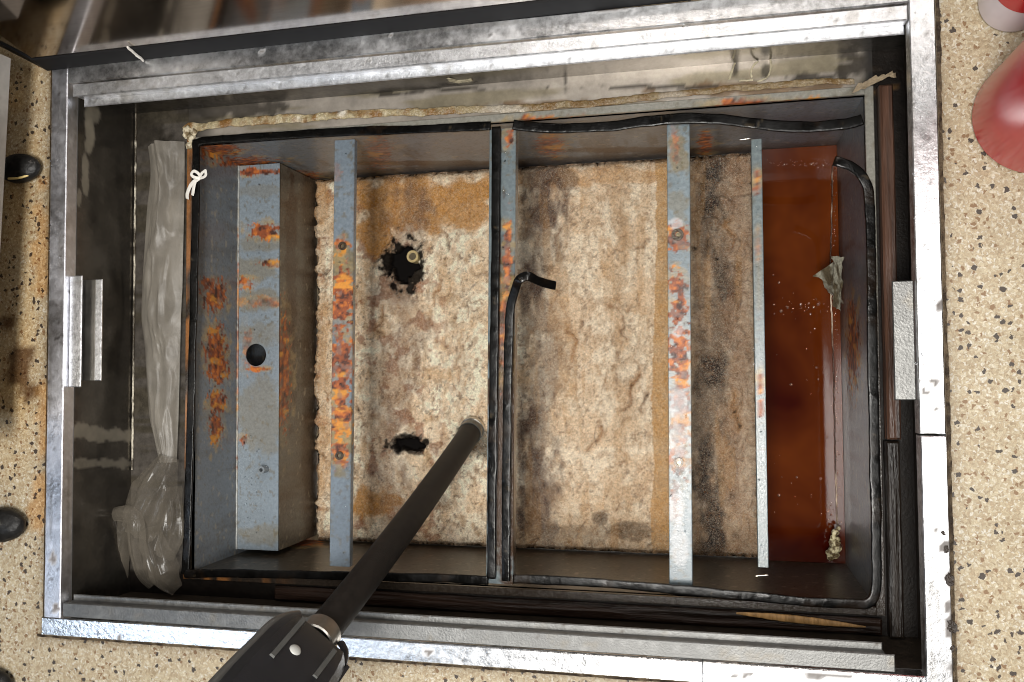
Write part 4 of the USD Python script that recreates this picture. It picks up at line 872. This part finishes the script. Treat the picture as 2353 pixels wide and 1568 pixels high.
# ------------------------------------------------------------------ machine on black feet at the left
ZM = .11
e0, e1 = at(24, 150, ZM), at(-3, 640, ZM)
d = (e1 - e0); L = np.linalg.norm(d[:2]); d = d / L
nrm = np.array([-d[1], d[0], 0]); nrm = nrm if nrm[0] < 0 else -nrm
q0, q1 = e0 - d * 0.012, e1 + d * .30
pol = Polygon([q0[:2], q1[:2], (q1 + nrm * .4)[:2], (q0 + nrm * .4)[:2]])
mach = thing('kitchen_machine', 'stainless machine edge at the far left, standing on black feet', 'machine', (float(e0[0]), float(e0[1]), 0))
m = trimesh.creation.extrude_polygon(pol, 0.45, engine='earcut'); m.apply_translation((0, 0, ZM))
put('machine_panel', m, plain('dull_steel', (.46, .44, .41), rough=.5, metal=.75, vary=.15), mach)
def caster(u, v, r, label):
    p = at(u, v, r * .5)
    w = trimesh.creation.icosphere(4, 1.0); w.apply_scale((r * 1.5, r * .95, r * .62)); w.apply_translation((p[0], p[1], r * .55))
    cs = trimesh.creation.cylinder(.011, ZM - r * .6, sections=20); cs.apply_translation((p[0] - .022, p[1], (ZM + r * .6) / 2))
    o = put('machine_foot', jitter(w, .002, 60, 3), m_rubber, mach, None, True, label=label)
    put('foot_stem', cs, m_plastic_black, o, None, 40)
    return p, o
p, o = caster(46, 388, .030, 'black rounded foot with a pale strip across it')
pp = spline([(p[0] - .012, p[1] - .022, .030), (p[0] + .008, p[1] - .0225, .031), (p[0] + .032, p[1] - .013, .020)], 20)
put('pale_strip', sweep(pp, ring(.0022, 8)), plain('pale_strip', tuple(s(206, 182, 120)), rough=.4), o, None, True)
p, o = caster(5, 1206, .034, 'round black foot with a threaded bolt on top')
for k in range(4):
    cyl = trimesh.creation.cylinder(.012 - .002 * k, .006, sections=24); cyl.apply_translation((p[0] + .004, p[1] + .006, .040 + .0065 * k))
    put('bolt_step', cyl, m_chrome, o, None, 30)
caster(-18, 1572, .030, 'black foot cut by the lower left corner of the picture')

# ------------------------------------------------------------------ red bucket and pale bottle standing on the floor at the right
def lathe(prof, c, n=64):
    m = trimesh.creation.revolve(np.array(prof), sections=n)
    m.apply_translation((c[0], c[1], 0)); return m
c = at(2378, 268, 0)
bk = thing('red_jug', 'large red plastic jug standing on the speckled floor at the right', 'jug', (c[0], c[1], 0))
put('jug_body', lathe([(0, 0.006), (.070, .004), (.076, 0), (.083, .003), (.088, .011), (.088, .12), (.0885, .30), (.085, .34), (.070, .37), (.034, .395), (.030, .40), (.030, .42), (0, .42)], c), m_red, bk, None, 40)
put('jug_cap', lathe([(.031, .405), (.036, .405), (.036, .435), (0, .437)], c), m_pale, bk, None, 40)
a_ = np.linspace(0, np.pi, 24)
put('jug_handle', sweep(np.stack([c[0] + .088 + .04 * np.sin(a_), c[1] + 0 * a_, .18 + .07 * np.cos(a_)], 1), ring(.009, 12), up=(0, 1, 0)), m_red, bk, None, 40)
c = at(2322, 8, 0)
bt = thing('plastic_bottle', 'pale cloudy plastic bottle with a red band, beyond the large red jug', 'bottle', (c[0], c[1], 0))
put('bottle_body', lathe([(0, .002), (.038, .0), (.044, .003), (.047, .010), (.047, .055), (.047, .16), (.040, .19), (.018, .21), (.018, .235), (0, .235)], c), m_pale, bt, None, 40)
put('red_band', lathe([(.0472, .078), (.0478, .079), (.0478, .12), (.0472, .121)], c), m_red, bt, None, 40)
put('bottle_cap', lathe([(.0185, .222), (.021, .222), (.021, .248), (0, .248)], c), m_red, bt, None, 40)

# ------------------------------------------------------------------ water drops clinging to the metal
def drops(parent, regions, n, seed, rmin=.0010, rmax=.0024):
    g = np.random.default_rng(seed)
    out = []
    for k in range(n):
        u0, u1, v0, v1, z = regions[g.integers(len(regions))]
        u, v = g.uniform(u0, u1), g.uniform(v0, v1)
        m = trimesh.creation.icosphere(1, g.uniform(rmin, rmax)); m.apply_scale((1, 1, .55)); m.apply_translation(at(u, v, z))
        out.append(m)
    put('water_drop', join(*out), m_drop, parent, None, True, kind='stuff')
drops(tank, [(770, 812, 330, 1290, ZBAR), (560, 625, 400, 1250, zx), (1538, 1582, 300, 1340, ZBAR), (1155, 1180, 320, 620, ZL + .002), (1732, 1750, 330, 1290, -.235), (560, 620, 1000, 1250, zx)], 130, 1)
drops(frame, [(2095, 2130, 20, 900, 0), (300, 1900, 60, 62, .0012), (112, 140, 300, 1380, 0)], 60, 2)
